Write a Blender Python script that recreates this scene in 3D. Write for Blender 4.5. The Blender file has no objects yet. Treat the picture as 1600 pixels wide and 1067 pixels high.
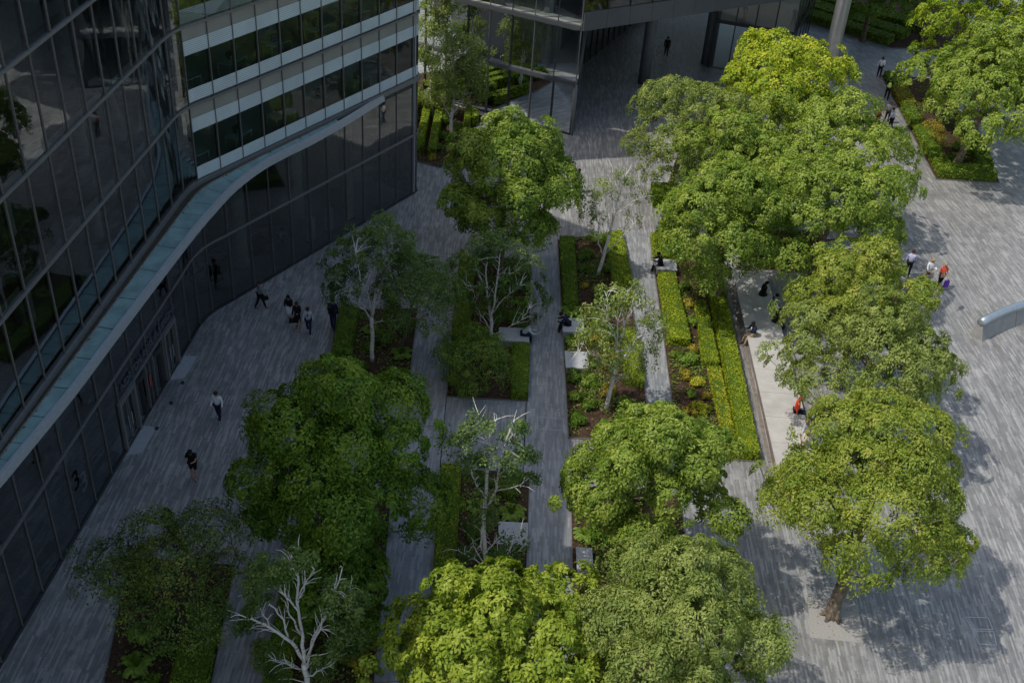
import bpy, bmesh, math, random
import numpy as np
from mathutils import Vector, Matrix

random.seed(7)
RNG = np.random.default_rng(7)
SC = bpy.context.scene
COL = SC.collection
PI = math.pi

# ------------------------------------------------------------------ camera numbers
CAM_H = 34.0
FPX = 1741.0            # focal length in pixels of the 1600 px wide photograph
TH = math.radians(35.3)
RX, RY = .9973, .0739   # roll


def at(px, py, z=0.0):
    """ground-plan point (x, y) seen at a pixel of the photo, at height z"""
    a, b = px - 800, py - 533.5
    u = a * RX + b * RY
    w = -a * RY + b * RX
    v = (u, FPX * math.cos(TH) - w * math.sin(TH), -FPX * math.sin(TH) - w * math.cos(TH))
    t = (z - CAM_H) / v[2]
    return (v[0] * t, v[1] * t)


def aty(px, py, y):
    """point (x, y, z) seen at a pixel, on the vertical plane at depth y"""
    a, b = px - 800, py - 533.5
    u = a * RX + b * RY
    w = -a * RY + b * RX
    v = (u, FPX * math.cos(TH) - w * math.sin(TH), -FPX * math.sin(TH) - w * math.cos(TH))
    t = y / v[1]
    return (v[0] * t, y, CAM_H + v[2] * t)


# ------------------------------------------------------------------ object helpers
def tag(o, label=None, cat=None, group=None, kind=None):
    if label: o['label'] = label
    if cat: o['category'] = cat
    if group: o['group'] = group
    if kind: o['kind'] = kind
    return o


def thing(name, label, cat, loc=(0, 0, 0), rz=0, group=None):
    o = bpy.data.objects.new(name, None)
    COL.objects.link(o)
    o.location = loc
    o.rotation_euler = (0, 0, rz)
    o.empty_display_size = .2
    tag(o, label, cat, group)
    return o


class MB:
    def __init__(self):
        self.v = []; self.f = []

    def add(self, vs, fs):
        n = len(self.v)
        self.v += [tuple(p) for p in vs]
        self.f += [tuple(i + n for i in f) for f in fs]
        return self

    def box(self, x0, x1, y0, y1, z0, z1, M=None):
        vs = [(x0, y0, z0), (x1, y0, z0), (x1, y1, z0), (x0, y1, z0), (x0, y0, z1), (x1, y0, z1), (x1, y1, z1), (x0, y1, z1)]
        if M is not None: vs = [tuple(M @ Vector(p)) for p in vs]
        return self.add(vs, [(0, 3, 2, 1), (4, 5, 6, 7), (0, 1, 5, 4), (1, 2, 6, 5), (2, 3, 7, 6), (3, 0, 4, 7)])

    def obox(self, a, b, w, z0, z1):
        """box along the ground segment a-b with width w"""
        dx, dy = b[0] - a[0], b[1] - a[1]
        L = math.hypot(dx, dy) or 1
        nx, ny = -dy / L * w / 2, dx / L * w / 2
        ps = [(a[0] - nx, a[1] - ny), (b[0] - nx, b[1] - ny), (b[0] + nx, b[1] + ny), (a[0] + nx, a[1] + ny)]
        return self.prism(ps, z0, z1)

    def prism(self, ps, z0, z1, cap=True):
        area = sum(ps[i][0] * ps[(i + 1) % len(ps)][1] - ps[(i + 1) % len(ps)][0] * ps[i][1] for i in range(len(ps)))
        if area < 0: ps = ps[::-1]
        n = len(ps)
        vs = [(p[0], p[1], z0) for p in ps] + [(p[0], p[1], z1) for p in ps]
        fs = [(i, (i + 1) % n, n + (i + 1) % n, n + i) for i in range(n)]
        if cap: fs += [tuple(range(n - 1, -1, -1)), tuple(range(n, 2 * n))]
        return self.add(vs, fs)

    def ribbon(self, pts, z0, z1):
        n = len(pts)
        vs = [(p[0], p[1], z0) for p in pts] + [(p[0], p[1], z1) for p in pts]
        return self.add(vs, [(i, i + 1, n + i + 1, n + i) for i in range(n - 1)])

    def band(self, pts, w0, w1, z0, z1):
        """solid strip following pts, from offset w0 to w1 sideways (normals), z0..z1"""
        A = offset(pts, w0); B = offset(pts, w1)
        n = len(pts)
        vs = [(p[0], p[1], z0) for p in A] + [(p[0], p[1], z0) for p in B] + [(p[0], p[1], z1) for p in A] + [(p[0], p[1], z1) for p in B]
        fs = []
        for i in range(n - 1):
            fs += [(i, i + 1, n + i + 1, n + i), (2 * n + i, 3 * n + i, 3 * n + i + 1, 2 * n + i + 1),
                   (i, 2 * n + i, 2 * n + i + 1, i + 1), (n + i, n + i + 1, 3 * n + i + 1, 3 * n + i)]
        fs += [(0, n, 3 * n, 2 * n), (n - 1, 3 * n - 1, 4 * n - 1, 2 * n - 1)]
        return self.add(vs, fs)

    def tube(self, pts, rs, n=8, cap=True):
        pts = [Vector(p) for p in pts]
        if not hasattr(rs, '__len__'): rs = [rs] * len(pts)
        base = len(self.v)
        up = Vector((0, 0, 1))
        t0 = (pts[1] - pts[0]).normalized()
        ref = up if abs(t0.z) < .9 else Vector((1, 0, 0))
        for i, p in enumerate(pts):
            t = (pts[min(i + 1, len(pts) - 1)] - pts[max(i - 1, 0)])
            t = t.normalized() if t.length > 1e-6 else t0
            s = t.cross(ref)
            s = s.normalized() if s.length > 1e-4 else Vector((1, 0, 0))
            q = s.cross(t).normalized()
            ref = q
            for k in range(n):
                a = 2 * PI * k / n
                self.v.append(tuple(p + (s * math.cos(a) + q * math.sin(a)) * rs[i]))
        for i in range(len(pts) - 1):
            for k in range(n):
                a, b = base + i * n + k, base + i * n + (k + 1) % n
                self.f.append((a, b, b + n, a + n))
        if cap:
            self.f.append(tuple(base + k for k in range(n - 1, -1, -1)))
            e = base + (len(pts) - 1) * n
            self.f.append(tuple(e + k for k in range(n)))
        return self

    def ball(self, c, r, n=8, m=6, sc=(1, 1, 1), top=1.0):
        base = len(self.v)
        for j in range(m + 1):
            ph = PI * j / m * top
            for k in range(n):
                a = 2 * PI * k / n
                self.v.append((c[0] + r * sc[0] * math.sin(ph) * math.cos(a), c[1] + r * sc[1] * math.sin(ph) * math.sin(a), c[2] + r * sc[2] * math.cos(ph)))
        for j in range(m):
            for k in range(n):
                a, b = base + j * n + k, base + j * n + (k + 1) % n
                self.f.append((a, a + n, b + n, b))
        return self

    def build(self, name, mat, parent=None, smooth=False, M=None):
        me = bpy.data.meshes.new(name)
        vs = self.v if M is None else [tuple(M @ Vector(p)) for p in self.v]
        me.from_pydata(vs, [], self.f)
        me.update()
        if smooth: me.shade_smooth()
        me.materials.append(mat)
        return link(name, me, parent)


def link(name, me, parent=None):
    o = bpy.data.objects.new(name, me)
    COL.objects.link(o)
    if parent is not None: o.parent = parent
    return o


def offset(pts, w):
    out = []
    n = len(pts)
    for i in range(n):
        a = pts[max(i - 1, 0)]; b = pts[min(i + 1, n - 1)]
        dx, dy = b[0] - a[0], b[1] - a[1]
        L = math.hypot(dx, dy) or 1
        out.append((pts[i][0] + dy / L * w, pts[i][1] - dx / L * w))   # + is to the right of travel
    return out


def np_mesh(name, V, F, mat, parent=None, tint=None, smooth=False):
    """V (n,3) float, F (m,4) int"""
    me = bpy.data.meshes.new(name)
    k = F.shape[1]
    me.vertices.add(len(V)); me.vertices.foreach_set('co', V.astype(np.float32).ravel())
    me.loops.add(F.size); me.loops.foreach_set('vertex_index', F.astype(np.int32).ravel())
    me.polygons.add(len(F)); me.polygons.foreach_set('loop_start', np.arange(0, F.size, k, dtype=np.int32))
    me.update(calc_edges=True)
    if tint is not None:
        at_ = me.attributes.new('tint', 'FLOAT', 'FACE')
        at_.data.foreach_set('value', tint.astype(np.float32))
    if smooth: me.shade_smooth()
    me.materials.append(mat)
    return link(name, me, parent)


# ------------------------------------------------------------------ materials
def newmat(name):
    m = bpy.data.materials.new(name)
    m.use_nodes = True
    nt = m.node_tree
    nt.nodes.clear()
    out = nt.nodes.new('ShaderNodeOutputMaterial')
    return m, nt, out


def nd(nt, typ, **kw):
    n = nt.nodes.new(typ)
    for k, v in kw.items():
        if k.startswith('_'): setattr(n, k[1:], v)
    return n


def mth(nt, op, a, b=None, c=None):
    n = nt.nodes.new('ShaderNodeMath'); n.operation = op
    for i, x in enumerate((a, b, c)):
        if x is None: continue
        if isinstance(x, (int, float)): n.inputs[i].default_value = x
        else: nt.links.new(x, n.inputs[i])
    return n.outputs[0]


def mixc(nt, f, a, b, mode='MIX'):
    n = nt.nodes.new('ShaderNodeMix'); n.data_type = 'RGBA'; n.blend_type = mode
    if isinstance(f, (int, float)): n.inputs[0].default_value = f
    else: nt.links.new(f, n.inputs[0])
    for i, x in ((6, a), (7, b)):
        if isinstance(x, (tuple, list)): n.inputs[i].default_value = (x[0], x[1], x[2], 1)
        else: nt.links.new(x, n.inputs[i])
    return n.outputs[2]


def noise(nt, vec, scale, detail=3, rough=.55):
    n = nt.nodes.new('ShaderNodeTexNoise')
    n.inputs['Scale'].default_value = scale; n.inputs['Detail'].default_value = detail; n.inputs['Roughness'].default_value = rough
    if vec is not None: nt.links.new(vec, n.inputs['Vector'])
    return n.outputs[0]


def ramp(nt, fac, stops):
    n = nt.nodes.new('ShaderNodeValToRGB')
    cr = n.color_ramp
    while len(cr.elements) > 1: cr.elements.remove(cr.elements[-1])
    cr.elements[0].position = stops[0][0]; cr.elements[0].color = (*stops[0][1], 1)
    for p, c in stops[1:]:
        e = cr.elements.new(p); e.color = (*c, 1)
    nt.links.new(fac, n.inputs[0])
    return n.outputs[0]


def objco(nt):
    return nt.nodes.new('ShaderNodeTexCoord').outputs['Object']


def worldpos(nt):
    return nt.nodes.new('ShaderNodeNewGeometry').outputs['Position']


def pbr(name, col, rough=.6, spec=.5, metal=0, var=.15, scale=6, bump=0, bscale=60):
    m, nt, out = newmat(name)
    p = nt.nodes.new('ShaderNodeBsdfPrincipled')
    c = worldpos(nt)
    n = noise(nt, c, scale, 4)
    lo = tuple(x * (1 - var) for x in col); hi = tuple(min(1, x * (1 + var)) for x in col)
    nt.links.new(ramp(nt, n, [(.3, lo), (.7, hi)]), p.inputs['Base Color'])
    p.inputs['Roughness'].default_value = rough
    p.inputs['Metallic'].default_value = metal
    p.inputs['Specular IOR Level'].default_value = spec
    if bump:
        b = nt.nodes.new('ShaderNodeBump'); b.inputs['Strength'].default_value = bump; b.inputs['Distance'].default_value = .02
        nt.links.new(noise(nt, c, bscale, 3), b.inputs['Height'])
        nt.links.new(b.outputs[0], p.inputs['Normal'])
    nt.links.new(p.outputs[0], out.inputs[0])
    return m


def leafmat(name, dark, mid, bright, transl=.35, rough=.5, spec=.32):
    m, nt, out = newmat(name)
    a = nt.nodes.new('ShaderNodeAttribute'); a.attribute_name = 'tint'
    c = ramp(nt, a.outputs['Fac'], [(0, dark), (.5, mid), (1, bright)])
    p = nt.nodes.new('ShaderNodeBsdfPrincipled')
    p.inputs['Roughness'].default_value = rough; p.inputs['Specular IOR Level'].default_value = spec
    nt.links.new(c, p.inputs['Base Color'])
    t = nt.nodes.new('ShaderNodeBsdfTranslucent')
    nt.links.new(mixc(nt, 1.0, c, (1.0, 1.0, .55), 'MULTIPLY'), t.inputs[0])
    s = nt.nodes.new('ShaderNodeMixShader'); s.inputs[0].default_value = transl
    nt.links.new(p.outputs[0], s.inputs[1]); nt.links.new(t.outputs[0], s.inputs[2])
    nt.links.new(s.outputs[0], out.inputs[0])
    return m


def glassmat(name, tint, refl=1.9, rough=.02, frost=None, opaque=0.0, ocol=(.02, .025, .03)):
    """architectural glass: tinted see-through + mirror reflection by fresnel"""
    m, nt, out = newmat(name)
    tr = nt.nodes.new('ShaderNodeBsdfTransparent')
    oi = nt.nodes.new('ShaderNodeObjectInfo')
    nt.links.new(mixc(nt, oi.outputs['Random'], tuple(x * .72 for x in tint), tuple(min(1, x * 1.22) for x in tint)), tr.inputs[0])
    gl = nt.nodes.new('ShaderNodeBsdfGlossy'); gl.inputs['Roughness'].default_value = rough
    gl.inputs[0].default_value = (.9, .97, 1, 1)
    b = nt.nodes.new('ShaderNodeBump'); b.inputs['Strength'].default_value = .10; b.inputs['Distance'].default_value = .05
    nt.links.new(noise(nt, worldpos(nt), .7, 1), b.inputs['Height'])
    nt.links.new(b.outputs[0], gl.inputs['Normal'])
    fr = nt.nodes.new('ShaderNodeFresnel'); fr.inputs[0].default_value = refl
    base = tr.outputs[0]
    if opaque > 0:
        d = nt.nodes.new('ShaderNodeBsdfDiffuse'); d.inputs[0].default_value = (*ocol, 1)
        s0 = nt.nodes.new('ShaderNodeMixShader'); s0.inputs[0].default_value = opaque
        nt.links.new(base, s0.inputs[1]); nt.links.new(d.outputs[0], s0.inputs[2])
        base = s0.outputs[0]
    s = nt.nodes.new('ShaderNodeMixShader')
    nt.links.new(fr.outputs[0], s.inputs[0]); nt.links.new(base, s.inputs[1]); nt.links.new(gl.outputs[0], s.inputs[2])
    nt.links.new(s.outputs[0], out.inputs[0])
    return m


def paving(name, lo, mid, hi, w=.13, L=.85, warp=0.003, rot=0.0, wet=.5):
    m, nt, out = newmat(name)
    p = nt.nodes.new('ShaderNodeBsdfPrincipled')
    sx = nt.nodes.new('ShaderNodeSeparateXYZ')
    pos = worldpos(nt)
    nt.links.new(pos, sx.inputs[0])
    X, Y = sx.outputs[0], sx.outputs[1]
    # the planks fan gently in the open plaza
    d = mth(nt, 'SUBTRACT', Y, 42.0)
    d2 = mth(nt, 'MULTIPLY', mth(nt, 'MULTIPLY', d, d), warp)
    sm = nt.nodes.new('ShaderNodeMapRange'); sm.interpolation_type = 'SMOOTHSTEP'
    sm.inputs[1].default_value = 12; sm.inputs[2].default_value = 22
    nt.links.new(X, sm.inputs[0])
    u = mth(nt, 'ADD', mth(nt, 'ADD', X, mth(nt, 'MULTIPLY', d2, sm.outputs[0])), mth(nt, 'MULTIPLY', Y, rot))

    def planks(w, L, sd):
        r = mth(nt, 'FLOOR', mth(nt, 'DIVIDE', mth(nt, 'ADD', u, sd), w))
        wn = nt.nodes.new('ShaderNodeTexWhiteNoise'); wn.noise_dimensions = '1D'
        nt.links.new(r, wn.inputs['W'])
        cell = mth(nt, 'FLOOR', mth(nt, 'DIVIDE', mth(nt, 'ADD', Y, mth(nt, 'MULTIPLY', wn.outputs[0], 9.0)), L))
        cb = nt.nodes.new('ShaderNodeCombineXYZ')
        nt.links.new(r, cb.inputs[0]); nt.links.new(cell, cb.inputs[1]); cb.inputs[2].default_value = sd
        w2 = nt.nodes.new('ShaderNodeTexWhiteNoise'); w2.noise_dimensions = '3D'
        nt.links.new(cb.outputs[0], w2.inputs['Vector'])
        return w2.outputs[0]
    a = planks(w, L, 3.1)
    b = planks(w * 1.0, L * 2.3, 17.7)
    big = noise(nt, pos, .22, 4, .6)
    med = noise(nt, pos, 1.6, 4, .65)
    fine = noise(nt, pos, 14, 2, .6)
    a3 = mth(nt, 'POWER', a, 1.8)
    f = mth(nt, 'ADD', mth(nt, 'MULTIPLY', a3, .29), mth(nt, 'MULTIPLY', b, .12))
    f = mth(nt, 'ADD', f, mth(nt, 'MULTIPLY', med, .42))
    f = mth(nt, 'ADD', f, mth(nt, 'MULTIPLY', big, .40))
    f = mth(nt, 'ADD', f, mth(nt, 'MULTIPLY', fine, .14))
    c = ramp(nt, f, [(.38, lo), (.62, mid), (1.0, hi)])
    nt.links.new(c, p.inputs['Base Color'])
    p.inputs['Roughness'].default_value = .52
    p.inputs['Specular IOR Level'].default_value = wet
    # joints
    fr = mth(nt, 'FRACT', mth(nt, 'DIVIDE', mth(nt, 'ADD', u, 3.1), w))
    j = mth(nt, 'LESS_THAN', fr, .08)
    bp = nt.nodes.new('ShaderNodeBump'); bp.inputs['Strength'].default_value = .35; bp.inputs['Distance'].default_value = .01
    nt.links.new(mth(nt, 'SUBTRACT', mth(nt, 'MULTIPLY', a, .5), j), bp.inputs['Height'])
    nt.links.new(bp.outputs[0], p.inputs['Normal'])
    nt.links.new(p.outputs[0], out.inputs[0])
    return m


def ribbed(name, col):
    m, nt, out = newmat(name)
    p = nt.nodes.new('ShaderNodeBsdfPrincipled')
    sx = nt.nodes.new('ShaderNodeSeparateXYZ'); nt.links.new(worldpos(nt), sx.inputs[0])
    fr = mth(nt, 'FRACT', mth(nt, 'DIVIDE', sx.outputs[2], .092))
    j = mth(nt, 'LESS_THAN', fr, .22)
    n = noise(nt, worldpos(nt), .8, 3)
    c0 = ramp(nt, n, [(.3, tuple(x * .82 for x in col)), (.7, col)])
    nt.links.new(mixc(nt, j, c0, tuple(x * .45 for x in col)), p.inputs['Base Color'])
    p.inputs['Roughness'].default_value = .3
    nt.links.new(p.outputs[0], out.inputs[0])
    return m


M = {}
M['paving'] = paving('slate_plank_paving', (.125, .124, .121), (.215, .214, .209), (.44, .43, .405), w=.08, L=.7)
M['walk'] = paving('slate_garden_path', (.145, .151, .157), (.24, .248, .255), (.42, .42, .415), w=.08, L=.6, warp=0)
M['soil'] = pbr('bark_mulch', (.065, .040, .026), .95, .1, var=.6, scale=9, bump=.6, bscale=30)
M['kerb'] = pbr('pale_stone', (.42, .42, .41), .7, var=.15, scale=3, bump=.1)
M['bench'] = pbr('bench_stone', (.40, .41, .42), .6, var=.08, scale=5)
M['platform'] = pbr('platform_concrete', (.46, .445, .42), .75, var=.14, scale=1.4, bump=.15)
M['pit'] = pbr('resin_bound_gravel', (.34, .325, .30), .9, .1, var=.18, scale=22, bump=.2)
M['rust'] = pbr('stained_edge_stone', (.20, .165, .14), .8, var=.3, scale=4)
M['joint'] = pbr('joint_dark', (.20, .195, .19), .8)
M['metal'] = pbr('grey_mullion_metal', (.20, .195, .19), .4, .5, .3, var=.1)
M['metal_dk'] = pbr('dark_metal', (.05, .052, .055), .4, .5, .3, var=.1)
M['metal_lt'] = pbr('silver_canopy_edge', (.44, .46, .49), .4, .5, .2, var=.08)
M['fascia'] = pbr('dark_fascia_panel', (.10, .105, .115), .35, .5, .2, var=.08, scale=1)
M['column'] = pbr('column_paint', (.16, .165, .175), .5, var=.15, scale=2)
M['mast'] = pbr('brushed_steel_mast', (.50, .50, .50), .35, .5, .45, var=.12, scale=1.5)
M['slab'] = pbr('interior_slab', (.5, .49, .46), .8)
M['ceil'] = pbr('ceiling_panels', (.42, .40, .35), .8, var=.08, scale=2)
M['inwall'] = pbr('interior_wall', (.28, .31, .30), .8)
M['infloor'] = pbr('lobby_floor', (.36, .40, .43), .35)
M['incol'] = pbr('interior_column', (.70, .72, .72), .6)
M['ribbed'] = ribbed('ribbed_white_glass', (.62, .70, .73))
M['beige'] = pbr('beige_shadow_box', (.27, .26, .235), .5, .6, var=.08, scale=1)
M['gl_low'] = glassmat('ground_floor_glass', (.68, .80, .88), 2.45)
M['gl_up'] = glassmat('curtain_wall_glass', (.62, .72, .76), 2.9)
M['gl_win'] = glassmat('office_window_glass', (.68, .84, .76), 1.6)
M['gl_b'] = glassmat('far_building_glass', (.80, .88, .88), 1.9)
M['canopy'] = pbr('teal_canopy_glass', (.22, .335, .325), .42, .45, var=.24, scale=1.3)
M['gutter'] = pbr('gutter_dark_bronze', (.055, .048, .04), .6, var=.4, scale=4)
M['roof'] = pbr('roof_grey', (.2, .2, .2), .8)
M['letters'] = pbr('letter_grey', (.10, .11, .13), .5, var=.05)
M['poster'] = pbr('poster_red', (.45, .05, .06), .6, var=.3, scale=8)
M['wood'] = pbr('dark_interior_furniture', (.035, .03, .03), .6)
M['desk'] = pbr('white_desk', (.45, .50, .47), .5)
M['chairred'] = pbr('office_chair_red', (.13, .03, .025), .7)
M['railtop'] = pbr('blue_grey_steel_cap', (.40, .46, .50), .25, .5, .6, var=.1, scale=3)
M['concrete'] = pbr('parapet_concrete', (.30, .30, .29), .8, var=.15, scale=2, bump=.2)
M['chalk'] = pbr('pale_line', (.42, .45, .48), .7)
M['bark'] = pbr('grey_brown_bark', (.17, .135, .10), .9, .2, var=.5, scale=5, bump=.7, bscale=25)
M['bark_dk'] = pbr('dark_bark', (.045, .036, .03), .9, .2, var=.4, scale=6, bump=.5, bscale=25)


def birchbark():
    m, nt, out = newmat('birch_bark')
    p = nt.nodes.new('ShaderNodeBsdfPrincipled')
    mp = nt.nodes.new('ShaderNodeMapping'); mp.inputs['Scale'].default_value = (3, 3, 14)
    nt.links.new(worldpos(nt), mp.inputs[0])
    n = noise(nt, mp.outputs[0], 1.0, 4, .7)
    c = ramp(nt, n, [(.33, (.10, .085, .07)), (.43, (.66, .63, .58)), (.8, (.85, .82, .78))])
    nt.links.new(c, p.inputs['Base Color']); p.inputs['Roughness'].default_value = .7
    nt.links.new(p.outputs[0], out.inputs[0])
    return m


M['birch'] = birchbark()
# leaves: dark, mid, bright
M['lf_maple'] = leafmat('leaf_fresh_green', (.065, .135, .022), (.235, .345, .045), (.54, .61, .12), .42)
M['lf_yellow'] = leafmat('leaf_yellow_green', (.09, .18, .015), (.30, .42, .028), (.74, .72, .07), .42)
M['lf_lime'] = leafmat('leaf_lime_green', (.09, .18, .018), (.28, .38, .035), (.60, .66, .10), .42)
M['lf_olive'] = leafmat('leaf_olive', (.085, .14, .035), (.25, .33, .07), (.50, .55, .16), .40)
M['lf_tip'] = leafmat('leaf_green_red_tips', (.08, .145, .022), (.27, .365, .045), (.58, .56, .12), .42)
M['lf_dark'] = leafmat('leaf_deep_green', (.045, .115, .014), (.13, .25, .022), (.33, .43, .05), .42)
M['lf_birch'] = leafmat('leaf_birch', (0.056, 0.112, 0.025), (0.125, 0.213, 0.044), (0.275, 0.350, 0.088), .38)
M['lf_open'] = leafmat('leaf_open_dark', (0.044, 0.094, 0.022), (0.119, 0.194, 0.037), (0.375, 0.362, 0.050), .38)
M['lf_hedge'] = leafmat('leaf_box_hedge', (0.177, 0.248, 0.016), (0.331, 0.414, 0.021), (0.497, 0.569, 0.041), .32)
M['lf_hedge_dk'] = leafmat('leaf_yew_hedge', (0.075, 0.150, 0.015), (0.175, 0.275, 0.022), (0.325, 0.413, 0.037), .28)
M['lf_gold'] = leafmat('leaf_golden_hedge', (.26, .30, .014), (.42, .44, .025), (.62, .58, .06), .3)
M['lf_fern'] = leafmat('leaf_fern', (0.112, 0.213, 0.037), (0.250, 0.388, 0.050), (0.450, 0.575, 0.088), .42)
M['lf_shrub'] = leafmat('leaf_shrub', (0.062, 0.125, 0.020), (0.150, 0.250, 0.033), (0.325, 0.413, 0.062), .38)
M['lf_heath'] = leafmat('leaf_bronze_shrub', (0.163, 0.125, 0.020), (0.375, 0.312, 0.037), (0.600, 0.475, 0.062), .32)
M['hedgecore'] = pbr('hedge_inside', (.07, .11, .014), .95, .05, var=.4, scale=10)

# ------------------------------------------------------------------ leaves


def leaf_quads(C, D, N, L, W):
    """C centres, D leaf axis, N leaf normal; returns V,F"""
    n = len(C)
    D = D / (np.linalg.norm(D, axis=1, keepdims=True) + 1e-9)
    S = np.cross(D, N); S /= (np.linalg.norm(S, axis=1, keepdims=True) + 1e-9)
    Nn = np.cross(S, D)
    L = np.asarray(L).reshape(-1, 1); W = np.asarray(W).reshape(-1, 1)
    V = np.empty((n, 4, 3))
    V[:, 0] = C - D * L * .5
    V[:, 1] = C + S * W * .5 + Nn * W * .18 - D * L * .05
    V[:, 2] = C + D * L * .5 - Nn * L * .12
    V[:, 3] = C - S * W * .5 + Nn * W * .18 - D * L * .05
    F = np.arange(n * 4).reshape(n, 4)
    return V.reshape(-1, 3), F


def unit(n, rng):
    v = rng.normal(size=(n, 3))
    return v / np.linalg.norm(v, axis=1, keepdims=True)


def clump_leaves(cl, rad, outw, per, L, W, rng, flat=.5, droop=.45, tintbase=None, size_jit=.35):
    """cl (k,3) clump centres; outw (k,3) outward; returns V,F,tint"""
    k = len(cl)
    idx = np.repeat(np.arange(k), per)
    n = len(idx)
    u = unit(n, rng)
    o = outw[idx]
    dot = (u * o).sum(1, keepdims=True)
    u = np.where(dot < -.15, u - 2 * dot * o, u)
    dot = (u * o).sum(1, keepdims=True)
    tang = u - dot * o
    r = rad[idx][:, None] * (rng.random((n, 1)) ** .45)
    pos = cl[idx] + r * (tang + o * dot * flat)
    pos[:, 2] -= (np.linalg.norm(tang, axis=1) ** 2) * rad[idx] * .25
    nrm = u * .4 + o * .8 + rng.normal(size=(n, 3)) * .38
    nrm /= np.linalg.norm(nrm, axis=1, keepdims=True)
    d = tang + rng.normal(size=(n, 3)) * .45
    d[:, 2] -= droop
    d -= (d * nrm).sum(1, keepdims=True) * nrm
    s = 1 + rng.uniform(-size_jit, size_jit, n)
    V, F = leaf_quads(pos, d, nrm, L * s, W * s)
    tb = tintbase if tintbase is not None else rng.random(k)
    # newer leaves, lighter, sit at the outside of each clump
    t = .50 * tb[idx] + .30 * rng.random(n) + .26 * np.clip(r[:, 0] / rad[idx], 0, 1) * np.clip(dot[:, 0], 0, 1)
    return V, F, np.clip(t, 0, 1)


def grow_branches(mb, base, top, targets, r0, rng, wob=.25, rmin=.012, n=6, spread=.5):
    """attach every target to the nearest node of a growing skeleton; radii by how much each node carries"""
    nodes = []; par = []
    steps = 7
    base = np.array(base, float); top = np.array(top, float)
    for i in range(steps + 1):
        t = i / steps
        p = base + (top - base) * t
        if 0 < i: p[:2] += rng.normal(size=2) * wob * .25 * t
        nodes.append(p); par.append(i - 1)
    first_ok = int(steps * (1 - spread))
    order = np.argsort([np.linalg.norm(t - top) for t in targets])
    for ti in order:
        T = targets[ti]
        A = np.array(nodes[first_ok:])
        dz = T[2] - A[:, 2]
        cost = np.linalg.norm(A - T, axis=1) + np.where(dz < 0, -dz * 1.6, 0)
        j = first_ok + int(np.argmin(cost))
        P0 = nodes[j]
        seg = T - P0; L = np.linalg.norm(seg)
        m = max(1, int(L / .7))
        prev = j
        for s in range(1, m + 1):
            t = s / m
            q = P0 + seg * t
            q[2] += math.sin(t * PI) * L * .10
            if s < m: q += rng.normal(size=3) * wob * .18
            nodes.append(q); par.append(prev); prev = len(nodes) - 1
    N = len(nodes)
    load = np.zeros(N)
    kids = [[] for _ in range(N)]
    for i, p in enumerate(par):
        if p >= 0: kids[p].append(i)
    for i in range(N - 1, -1, -1):
        load[i] = max(1, sum(load[k] for k in kids[i]))
    mx = load[0]
    rad = np.maximum(rmin, r0 * (load / mx) ** .5)
    # chains
    done = set()

    def chain(i0, start):
        pts = [nodes[start]] if start >= 0 else []
        rs = [min(rad[start], rad[i0] * 1.15)] if start >= 0 else []
        i = i0
        while True:
            pts.append(nodes[i]); rs.append(rad[i])
            ks = kids[i]
            if not ks: break
            ks = sorted(ks, key=lambda k: -load[k])
            for k in ks[1:]: stack.append((k, i))
            i = ks[0]
        if len(pts) > 1:
            if start < 0:
                rs[0] *= 1.35
            mb.tube(pts, rs, n if rs[0] > .05 else 4, cap=False)
    stack = [(0, -1)]
    while stack:
        a, b = stack.pop()
        chain(a, b)
    return nodes, rad


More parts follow.
